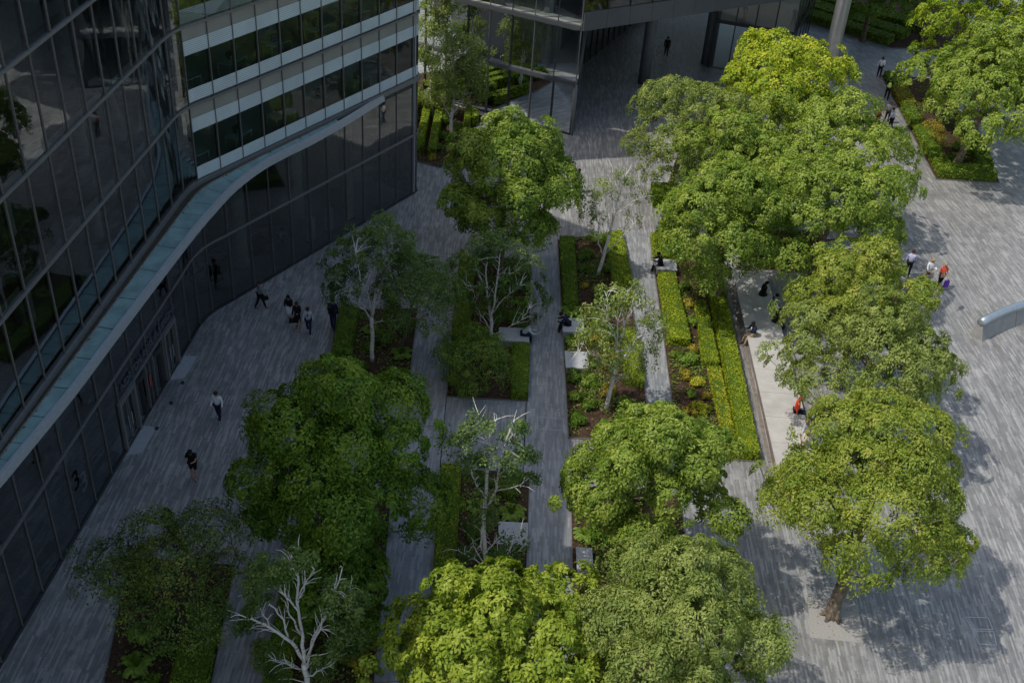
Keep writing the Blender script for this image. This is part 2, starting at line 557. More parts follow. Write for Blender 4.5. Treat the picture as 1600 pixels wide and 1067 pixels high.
def crown_clumps(c, rx, ry, rz, n, rng, lo=.55, zmin=-.7, lump=.22, nl=None):
    """clump centres over several overlapping foliage masses, with gaps between them and ragged sprays outside"""
    c = np.array(c, float); R3 = np.array([rx, ry, rz])
    nl = nl or max(3, int(round(8 + 2.6 * (rx + rz) / 2)))
    # foliage masses spread over the crown
    cand = unit(400, rng); cand = cand[cand[:, 2] > zmin]
    sel = [int(rng.integers(len(cand)))]
    dm = np.linalg.norm(cand - cand[sel[0]], axis=1)
    while len(sel) < nl:
        j = int(np.argmax(dm * rng.uniform(.7, 1, len(dm)))); sel.append(j)
        dm = np.minimum(dm, np.linalg.norm(cand - cand[j], axis=1))
    LU = cand[sel]
    lr = rng.uniform(.20, .40, nl)                       # size of each mass, in crown radii
    off = (1 - lr * .8) * rng.uniform(.62, 1.12, nl)
    LC = LU * off[:, None]
    LC = np.vstack([LC, [[0, 0, .25]]]); lr = np.append(lr, .42); LU = np.vstack([LU, [[0, 0, 1.]]])
    area = lr ** 2
    P = []; O = []
    for i in range(nl + 1):
        k = max(2, int(round(n * area[i] / area.sum() * 1.35)))
        u = unit(k * 9, rng)
        u = u[u[:, 2] > -.38]
        # outer and upper faces of the mass
        keep = (u @ (LU[i] * np.array([1, 1, .6]) + np.array([0, 0, .6]))) > -.35
        u = u[keep]
        if len(u) == 0: continue
        s_ = [0]; d_ = np.linalg.norm(u - u[0], axis=1)
        while len(s_) < min(k, len(u)):
            j = int(np.argmax(d_ * rng.uniform(.6, 1, len(d_)))); s_.append(j)
            d_ = np.minimum(d_, np.linalg.norm(u - u[j], axis=1))
        u = u[s_]
        rad = lr[i] * rng.uniform(.72, 1.08, len(u))
        spray = rng.random(len(u)) < .24
        rad = np.where(spray, rad * rng.uniform(1.12, 1.42, len(u)), rad)
        q = LC[i] + u * rad[:, None] * np.array([1, 1, .78])
        inside = np.zeros(len(q), bool)
        for j in range(nl + 1):
            if j != i: inside |= np.linalg.norm(q - LC[j], axis=1) < lr[j] * .62
        q = q[~inside]; u = u[~inside]
        P.append(q); O.append(u)
    P = np.vstack(P); O = np.vstack(O)
    P[:, :2] *= (1.04 - .22 * np.clip(P[:, 2:3], 0, 1))
    P = P * R3 + c
    O = O * np.array([1, 1, .8]) + np.array([0, 0, .5]) + rng.normal(size=O.shape) * .18
    O /= np.linalg.norm(O, axis=1, keepdims=True)
    return P, O


def broad_tree(label, base, c, rx, rz, mat, seed, n=110, per=170, L=.20, W=.105, bark='bark', ry=None, r0=.2, crad=None,
               lo=.5, zmin=-.7, group=None, name='broadleaf_tree', lump=.22, topshift=0, fork=.55, flat=.45, tb=(0, 1), extra=None):
    rng = np.random.default_rng(seed)
    rx *= 1.15; rz *= 1.2; L *= .75; W *= .72; per = int(per * 1.55)
    ry = ry or rx
    t = thing(name, label, 'tree', (base[0], base[1], 0), 0, group)
    b = np.array([base[0], base[1], 0.])
    c = np.array(c, float) - np.array([0, 0, rz * .08])
    n = int(n * 2.35); per = int(per * .48)
    P, O = crown_clumps(c, rx, ry, rz, n, rng, lo, zmin, lump)
    if extra:
        for (ex, ey, ez, er, en) in extra:
            p2, o2 = crown_clumps((ex, ey, ez), er, er, er * .8, en, rng, .3, -.6, .2)
            P = np.vstack([P, p2]); O = np.vstack([O, o2])
    n = len(P)
    cr = (crad or min(.50, (rx + rz) / 2 * .125))
    rad = cr * rng.uniform(.5, 1.35, n)
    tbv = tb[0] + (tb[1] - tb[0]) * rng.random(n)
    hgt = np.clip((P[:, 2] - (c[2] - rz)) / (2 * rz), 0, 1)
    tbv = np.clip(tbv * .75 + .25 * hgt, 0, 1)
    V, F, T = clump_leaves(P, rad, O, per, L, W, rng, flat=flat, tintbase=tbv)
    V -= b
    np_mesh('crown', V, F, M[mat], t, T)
    mb = MB()
    tp = c + np.array([0, 0, -rz * .1])
    inner = P - O * (rad[:, None] * .35)
    grow_branches(mb, b, tp, list(inner), r0, rng, wob=.35, spread=fork)
    mb.v = [(x - b[0], y - b[1], z) for x, y, z in mb.v]
    # root flare
    for k in range(6):
        a = k * PI / 3 + rng.random()
        mb.tube([(math.cos(a) * r0 * 2.0, math.sin(a) * r0 * 2.0, -.02), (math.cos(a) * r0 * 1.1, math.sin(a) * r0 * 1.1, .12), (math.cos(a) * r0 * .6, math.sin(a) * r0 * .6, .5)],
                [r0 * .25, r0 * .4, r0 * .35], 6)
    mb.build('trunk', M[bark], t, smooth=True)
    return t


def birch_tree(label, base, y, stems, seed, clusters, L=.12, W=.08, per=66, crad=.40, mat='lf_birch', group='white-stemmed birches in the garden beds', trunk_r=.13, depth=1.6, name='birch_tree', twigs=True, ymul=1.0):
    """stems: list of (points in px, r0, r1, depth offset) drawn on the plane at depth y; clusters: (px,py,rad_px,count)"""
    rng = np.random.default_rng(seed)
    t = thing(name, label, 'tree', (base[0], base[1], 0), 0, group)
    mb = MB()
    ends = []
    for (pp, r0, r1, dy) in stems:
        n = len(pp)
        pts = []
        for i, (px, py) in enumerate(pp):
            f = i / max(1, n - 1)
            yy = y + dy * f if dy else y
            # follow the first point exactly where branches join
            x, y_, z = aty(px, py, yy)
            pts.append(Vector((x, y_, max(z, 0))))
        # smooth + wobble
        fine = []
        for i in range(n - 1):
            for s in range(3):
                q = pts[i].lerp(pts[i + 1], s / 3)
                if s: q += Vector(rng.normal(size=3) * .025)
                fine.append(q)
        fine.append(pts[-1])
        m = len(fine)
        rs = [max(.011, (r0 + (r1 - r0) * i / (m - 1)) * .68) for i in range(m)]
        mb.tube([p - Vector((base[0], base[1], 0)) for p in fine], rs, 7)
        ends += [fine[i] for i in range(m // 3, m)]
        # fine side shoots leaving the limb at a narrow angle
        for i in range(2, m):
            for _ in range(2):
                if rng.random() < .55:
                    d = (fine[i] - fine[i - 1]).normalized()
                    sd = Vector(rng.normal(size=3)); sd = (sd - d * sd.dot(d)).normalized()
                    q = d * .75 + sd * .8 + Vector((0, 0, .25)); q.normalize()
                    Ls = rng.uniform(.25, .75)
                    a0 = fine[i] - Vector((base[0], base[1], 0))
                    a1 = a0 + q * Ls * .55 + Vector((0, 0, .04)); a2 = a0 + q * Ls + Vector(rng.normal(size=3) * .05)
                    mb.tube([a0, a1, a2], [.018, .012, .006], 4, cap=False)
    E = np.array([tuple(e) for e in ends])
    P = []
    for (px, py, rpx, cnt) in clusters:
        for _ in range(cnt):
            a = rng.random() * 2 * PI; q = rng.random() ** .5 * rpx
            yy = y + rng.uniform(-depth, depth) * min(1, rpx / 40) * ymul
            x, y_, z = aty(px + math.cos(a) * q, py + math.sin(a) * q, yy)
            P.append((x, y_, max(z, .7)))
    P = np.array(P)
    # twigs from the nearest branch point to each cluster
    if twigs:
        for p in P[::2]:
            d = np.linalg.norm(E - p, axis=1) + np.maximum(0, E[:, 2] - p[2]) * .8
            e = E[int(np.argmin(d))]
            if np.linalg.norm(e - p) > .15:
                mid = (e + p) / 2 + np.array([0, 0, .12])
                o = np.array([base[0], base[1], 0])
                mb.tube([Vector(e - o), Vector(mid - o), Vector(p - o)], [.018, .012, .006], 4, cap=False)
    mb.build('trunk', M['birch'], t, smooth=True)
    O = np.zeros_like(P); O[:, 2] = .5
    O += (P - P.mean(0)) * .3
    O /= np.linalg.norm(O, axis=1, keepdims=True)
    rad = crad * rng.uniform(.6, 1.2, len(P))
    V, F, T = clump_leaves(P, rad, O, per, L, W, rng, flat=.8, droop=.9)
    V -= np.array([base[0], base[1], 0])
    np_mesh('crown', V, F, M[mat], t, T)
    return t


# ------------------------------------------------------------------ hedges, shrubs, ferns
def inset(ps, w):
    cx = sum(p[0] for p in ps) / len(ps); cy = sum(p[1] for p in ps) / len(ps)
    out = []
    n = len(ps)
    area = sum(ps[i][0] * ps[(i + 1) % n][1] - ps[(i + 1) % n][0] * ps[i][1] for i in range(n))
    if area < 0: ps = ps[::-1]
    for i in range(n):
        p0, p1, p2 = Vector(ps[i - 1]), Vector(ps[i]), Vector(ps[(i + 1) % n])
        d1 = (p1 - p0).normalized(); d2 = (p2 - p1).normalized()
        n1 = Vector((-d1.y, d1.x)); n2 = Vector((-d2.y, d2.x))
        b = (n1 + n2)
        b = b / max(.3, b.length_squared) * 2
        out.append((p1.x + b.x * w, p1.y + b.y * w))
    return out


def hedge(label, ps, h, mat, seed, dens=420, sz=.055, group='clipped hedges', cat='hedge', name='hedge', lump=.03):
    rng = np.random.default_rng(seed)
    cx = sum(p[0] for p in ps) / len(ps); cy = sum(p[1] for p in ps) / len(ps)
    t = thing(name, label, cat, (cx, cy, 0), 0, group)
    q = inset([(p[0] - cx, p[1] - cy) for p in ps], .05)
    MB().prism(q, 0.0, h - .04).build('clipped_body', M['hedgecore'], t)
    # leaf shell: top and sides
    n = len(q)
    C = []; N = []
    A = abs(sum(q[i][0] * q[(i + 1) % n][1] - q[(i + 1) % n][0] * q[i][1] for i in range(n))) / 2
    k = int(A * dens)
    xs = [p[0] for p in q]; ys = [p[1] for p in q]
    qa = np.array(q)
    bx = max(xs) - min(xs); by = max(ys) - min(ys)
    m = int(k * bx * by / max(A, 1e-6) * 1.02)
    R = np.stack([rng.uniform(min(xs), max(xs), m), rng.uniform(min(ys), max(ys), m)], 1)
    inside = np.zeros(m, bool)
    j = n - 1
    for i in range(n):
        xi, yi, xj, yj = q[i][0], q[i][1], q[j][0], q[j][1]
        cond = ((yi > R[:, 1]) != (yj > R[:, 1])) & (R[:, 0] < (xj - xi) * (R[:, 1] - yi) / (yj - yi + 1e-12) + xi)
        inside ^= cond
        j = i
    R = R[inside]
    wave = lump * (np.sin(R[:, 0] * 5 + seed) + np.sin(R[:, 1] * 3.3 + seed * 2) + np.sin(R[:, 1] * 9 + R[:, 0] * 7))
    C.append(np.column_stack([R, h - .035 + wave * .6 + rng.normal(size=len(R)) * .018]))
    N.append(np.tile([0, 0, 1.], (len(R), 1)))
    for i in range(n):
        a = qa[i]; b = qa[(i + 1) % n]
        Ls = np.linalg.norm(b - a)
        ms = int(Ls * h * dens * .8)
        if ms < 1: continue
        f = rng.random(ms)[:, None]
        xy = a + (b - a) * f
        d = (b - a) / Ls
        nn = np.array([d[1], -d[0]])
        xy = xy + nn * (.01 + rng.random((ms, 1)) * .04)
        C.append(np.column_stack([xy, rng.uniform(.02, h, ms)]))
        N.append(np.tile([nn[0], nn[1], .2], (ms, 1)))
    C = np.vstack(C); N = np.vstack(N)
    N = N + rng.normal(size=N.shape) * .38
    N /= np.linalg.norm(N, axis=1, keepdims=True)
    D = rng.normal(size=N.shape)
    D -= (D * N).sum(1, keepdims=True) * N
    s = rng.uniform(.7, 1.3, len(C))
    V, F = leaf_quads(C, D, N, sz * 1.5 * s, sz * 1.1 * s)
    patch = .5 + .5 * np.sin(C[:, 0] * 2.1 + C[:, 1] * 1.3 + seed) * np.sin(C[:, 1] * .9 + seed * 3)
    T = np.clip(.25 * patch + .75 * rng.random(len(C)) ** 1.1, 0, 1)
    np_mesh('foliage', V, F, M[mat], t, T)
    return t


def shrub(label, x, y, r, h, mat, seed, n=9, per=70, L=.09, W=.06, group='shrubs planted in the beds'):
    rng = np.random.default_rng(seed)
    r *= 1.18; h *= 1.1; per = int(per * 1.2)
    t = thing('shrub', label, 'shrub', (x, y, 0), 0, group)
    P, O = crown_clumps((0, 0, h * .55), r * .75, r * .75, h * .42, n, rng, .3, -.4, .25, nl=3)
    n = len(P)
    rad = np.full(n, r * .45) * rng.uniform(.7, 1.2, n)
    V, F, T = clump_leaves(P, rad, O, per, L, W, rng, flat=.7, droop=.2)
    V[:, 2] = np.maximum(V[:, 2], .01)
    np_mesh('foliage', V, F, M[mat], t, T)
    mb = MB()
    for p in P[:7]:
        mb.tube([(0, 0, 0), (p[0] * .5, p[1] * .5, p[2] * .6), tuple(p)], [.02, .013, .006], 4, cap=False)
    mb.build('stem', M['bark_dk'], t)
    return t


def fern(label, x, y, r, mat, seed, group='ferns planted in the beds'):
    rng = np.random.default_rng(seed)
    C = []; D = []; N = []; S = []
    nf = 13
    for k in range(nf):
        a = 2 * PI * k / nf + rng.normal() * .2
        rr = r * rng.uniform(.75, 1.1)
        hh = r * rng.uniform(.45, .7)
        ca, sa = math.cos(a), math.sin(a)
        m = 13
        for i in range(m):
            f = (i + 1) / m
            px = rr * f; pz = hh * math.sin(f * 2.3) * .9 + .04
            w = .30 * r * math.sin(min(1, f * 1.25) * PI * .72 + .25) + .01
            for sd in (-1, 1):
                C.append((ca * px - sa * sd * w * .5, sa * px + ca * sd * w * .5, pz - abs(w) * .12))
                D.append((-sa * sd + ca * .45, ca * sd + sa * .45, -.25)); N.append((0 + ca * .15, sa * .15, 1)); S.append(w)
        C.append((ca * rr, sa * rr, hh * math.sin(2.3) * .9)); D.append((ca, sa, -.4)); N.append((0, 0, 1)); S.append(.12 * r)
    C = np.array(C); D = np.array(D); N = np.array(N) + rng.normal(size=(len(C), 3)) * .12; S = np.array(S)
    V, F = leaf_quads(C, D, N, np.maximum(.05, S * 1.25), np.full(len(C), .085 * r / .5))
    V[:, 2] = np.maximum(V[:, 2], .01)
    T = np.clip(.3 + .5 * rng.random(len(C)), 0, 1)
    o = np_mesh('fern', V, F, M[mat], None, T)
    o.location = (x, y, 0)
    tag(o, label, 'fern', group)
    return o

# ================================================================== SETTING
def sheet(name, ps, z, mat):
    mb = MB()
    mb.add([(p[0], p[1], z) for p in ps], [tuple(range(len(ps)))])
    o = mb.build(name, mat)
    if o.data.polygons[0].normal.z < 0: o.data.flip_normals()
    return tag(o, kind='structure')


sheet('ground', [(-500, -300), (500, -300), (500, 900), (-500, 900)], 0, M['paving'])
sheet('garden_path', [(.95, 20), (3.35, 20), (3.0, 40.5), (2.6, 51), (2.3, 59), (.7, 59), (.9, 43)], .004, M['walk'])
sheet('garden_path', [(-4.6, 20), (-2.3, 20), (-2.8, 37.7), (-3.0, 43), (-3.45, 56), (-5.6, 56), (-5.2, 49), (-4.6, 40)], .004, M['walk'])
sheet('garden_path', [(6.9, 37.5), (8.2, 37.5), (8.2, 48), (7.85, 61), (6.3, 61), (6.7, 47)], .004, M['walk'])
sheet('cross_path', [(-2.85, 37.75), (.96, 37.9), (.94, 43.0), (-3.02, 42.9)], .004, M['walk'])
sheet('tree_pit', [(12.5, 29.5), (14.6, 29.4), (14.8, 31.4), (12.8, 31.6)], .004, M['pit'])

beds = {
    'A': [(-9.45, 49.75), (-5.25, 50.4), (-4.88, 42.15), (-8.85, 42.0)],
    'BL': [(-14.75, 31.0), (-10.45, 31.0), (-9.6, 22), (-13.2, 22)],
    'F': [(-8.65, 35.5), (-4.75, 35.7), (-3.85, 22), (-7.85, 22)],
    'B': [(-3.45, 56.2), (.75, 56.4), (1.0, 43.0), (-3.0, 42.9)],
    'D': [(-2.82, 37.7), (1.25, 37.8), (1.35, 22), (-2.0, 22)],
    'G': [(2.3, 59.0), (6.25, 60.5), (6.85, 44.6), (6.9, 40.6), (3.0, 40.45), (2.62, 51)],
    'G2': [(3.1, 37.2), (8.0, 37.0), (8.2, 22), (3.3, 22)],
    'H': [(8.0, 60.2), (12.0, 61.0), (11.98, 39.75), (8.2, 39.75)],
    'K': [(14.2, 57.3), (18.8, 57.0), (19.0, 62.5), (14.0, 62)],
    'R': [(28.7, 71.3), (33.2, 71.45), (34.2, 80), (33.5, 90.5), (29.2, 90.4), (28.95, 82)],
    'T': [(24.0, 103.6), (31.8, 97.2), (40, 98), (42, 112), (26.0, 112)],
    'U': [(-9.2, 68.9), (-5.6, 67.4), (-4.3, 71.2), (-3.3, 76.2), (-8.2, 79.6), (-12, 79)],
}
for k, ps in beds.items():
    mb = MB().prism(ps, -.05, .045)
    o = mb.build('planting_soil', M['soil']); tag(o, kind='structure')
    # thin steel edge
    e = MB(); q = ps + [ps[0]]
    for i in range(len(ps)):
        e.obox(q[i], q[i + 1], .035, -.02, .07)
    o = e.build('bed_edging', M['metal']); tag(o, kind='structure')

# ------------------------------------------------------------------ hedges
HG = 'clipped hedges edging the planting beds'
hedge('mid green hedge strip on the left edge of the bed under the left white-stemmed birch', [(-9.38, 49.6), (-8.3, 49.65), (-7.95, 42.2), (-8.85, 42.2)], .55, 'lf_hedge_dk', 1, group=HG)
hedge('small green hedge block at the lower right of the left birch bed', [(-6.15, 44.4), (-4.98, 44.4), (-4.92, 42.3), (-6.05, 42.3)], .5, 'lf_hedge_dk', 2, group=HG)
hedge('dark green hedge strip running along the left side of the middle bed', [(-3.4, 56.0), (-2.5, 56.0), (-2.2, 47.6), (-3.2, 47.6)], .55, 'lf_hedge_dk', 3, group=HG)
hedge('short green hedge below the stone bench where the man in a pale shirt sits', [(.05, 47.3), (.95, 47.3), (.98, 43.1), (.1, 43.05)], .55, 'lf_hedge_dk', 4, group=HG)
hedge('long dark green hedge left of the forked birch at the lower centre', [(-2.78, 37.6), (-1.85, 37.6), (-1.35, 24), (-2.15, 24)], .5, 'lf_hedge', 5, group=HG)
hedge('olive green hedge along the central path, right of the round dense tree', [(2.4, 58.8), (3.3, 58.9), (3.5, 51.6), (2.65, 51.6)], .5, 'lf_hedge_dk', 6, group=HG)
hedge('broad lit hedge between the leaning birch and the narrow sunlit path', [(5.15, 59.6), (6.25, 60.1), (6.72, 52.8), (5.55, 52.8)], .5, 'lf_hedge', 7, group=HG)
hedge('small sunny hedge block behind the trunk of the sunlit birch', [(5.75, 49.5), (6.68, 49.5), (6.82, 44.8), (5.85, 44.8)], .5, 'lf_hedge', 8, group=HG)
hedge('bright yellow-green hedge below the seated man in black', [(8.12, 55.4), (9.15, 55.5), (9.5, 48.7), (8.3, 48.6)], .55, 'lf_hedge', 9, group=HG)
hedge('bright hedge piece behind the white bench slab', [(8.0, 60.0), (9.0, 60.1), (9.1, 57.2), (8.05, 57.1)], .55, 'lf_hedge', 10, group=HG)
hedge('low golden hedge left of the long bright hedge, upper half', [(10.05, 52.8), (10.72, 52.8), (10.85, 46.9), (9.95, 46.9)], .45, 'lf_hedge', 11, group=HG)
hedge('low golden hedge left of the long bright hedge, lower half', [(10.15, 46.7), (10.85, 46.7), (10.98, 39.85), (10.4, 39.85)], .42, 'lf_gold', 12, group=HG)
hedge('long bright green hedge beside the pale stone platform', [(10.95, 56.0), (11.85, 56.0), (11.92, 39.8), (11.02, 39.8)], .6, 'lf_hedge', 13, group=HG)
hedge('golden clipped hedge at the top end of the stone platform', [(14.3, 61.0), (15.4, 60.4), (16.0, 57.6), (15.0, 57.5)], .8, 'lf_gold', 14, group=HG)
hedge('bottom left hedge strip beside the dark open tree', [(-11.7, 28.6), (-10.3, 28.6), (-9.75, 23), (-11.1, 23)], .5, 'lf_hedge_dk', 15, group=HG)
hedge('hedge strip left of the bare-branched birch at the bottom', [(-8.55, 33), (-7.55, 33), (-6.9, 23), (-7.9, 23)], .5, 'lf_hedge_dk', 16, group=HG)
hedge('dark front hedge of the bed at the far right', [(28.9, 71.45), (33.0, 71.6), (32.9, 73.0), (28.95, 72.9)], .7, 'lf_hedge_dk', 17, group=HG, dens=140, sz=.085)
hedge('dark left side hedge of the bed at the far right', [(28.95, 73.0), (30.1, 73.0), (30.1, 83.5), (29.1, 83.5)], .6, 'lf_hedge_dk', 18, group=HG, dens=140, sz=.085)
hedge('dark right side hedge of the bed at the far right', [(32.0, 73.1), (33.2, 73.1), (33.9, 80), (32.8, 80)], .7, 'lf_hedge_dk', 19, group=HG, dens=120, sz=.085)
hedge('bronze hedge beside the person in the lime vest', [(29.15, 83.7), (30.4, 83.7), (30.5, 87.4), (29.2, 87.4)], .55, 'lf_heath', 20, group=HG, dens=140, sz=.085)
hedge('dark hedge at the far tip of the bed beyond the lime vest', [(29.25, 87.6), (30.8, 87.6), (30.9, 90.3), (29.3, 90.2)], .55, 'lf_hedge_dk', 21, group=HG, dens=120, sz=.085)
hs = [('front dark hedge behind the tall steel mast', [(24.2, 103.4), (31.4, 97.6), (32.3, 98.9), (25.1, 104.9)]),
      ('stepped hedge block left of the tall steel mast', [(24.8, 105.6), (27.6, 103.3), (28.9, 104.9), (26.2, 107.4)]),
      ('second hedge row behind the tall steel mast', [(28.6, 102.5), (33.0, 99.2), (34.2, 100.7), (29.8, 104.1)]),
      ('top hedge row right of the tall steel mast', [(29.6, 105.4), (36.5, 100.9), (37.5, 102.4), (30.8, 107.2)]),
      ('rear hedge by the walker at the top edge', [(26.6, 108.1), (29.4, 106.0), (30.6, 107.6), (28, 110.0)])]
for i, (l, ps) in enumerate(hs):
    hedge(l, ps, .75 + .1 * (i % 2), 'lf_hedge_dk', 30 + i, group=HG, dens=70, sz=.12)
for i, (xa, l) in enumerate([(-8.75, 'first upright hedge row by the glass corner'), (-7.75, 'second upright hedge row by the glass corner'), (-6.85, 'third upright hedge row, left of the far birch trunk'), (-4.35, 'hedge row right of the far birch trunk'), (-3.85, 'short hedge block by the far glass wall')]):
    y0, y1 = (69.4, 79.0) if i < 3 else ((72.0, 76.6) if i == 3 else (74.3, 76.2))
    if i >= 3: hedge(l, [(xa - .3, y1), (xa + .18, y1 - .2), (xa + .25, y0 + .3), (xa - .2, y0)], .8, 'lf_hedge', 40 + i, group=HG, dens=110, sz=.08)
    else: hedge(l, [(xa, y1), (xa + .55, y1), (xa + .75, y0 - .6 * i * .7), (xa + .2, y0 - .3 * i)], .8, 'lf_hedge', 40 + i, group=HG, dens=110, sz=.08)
hedge('far dark hedge cube beside the central path under the dense trees', [(8.3, 66.0), (10.0, 66.2), (10.2, 64.2), (8.4, 64.0)], .9, 'lf_hedge_dk', 50, group=HG, dens=150, sz=.08)

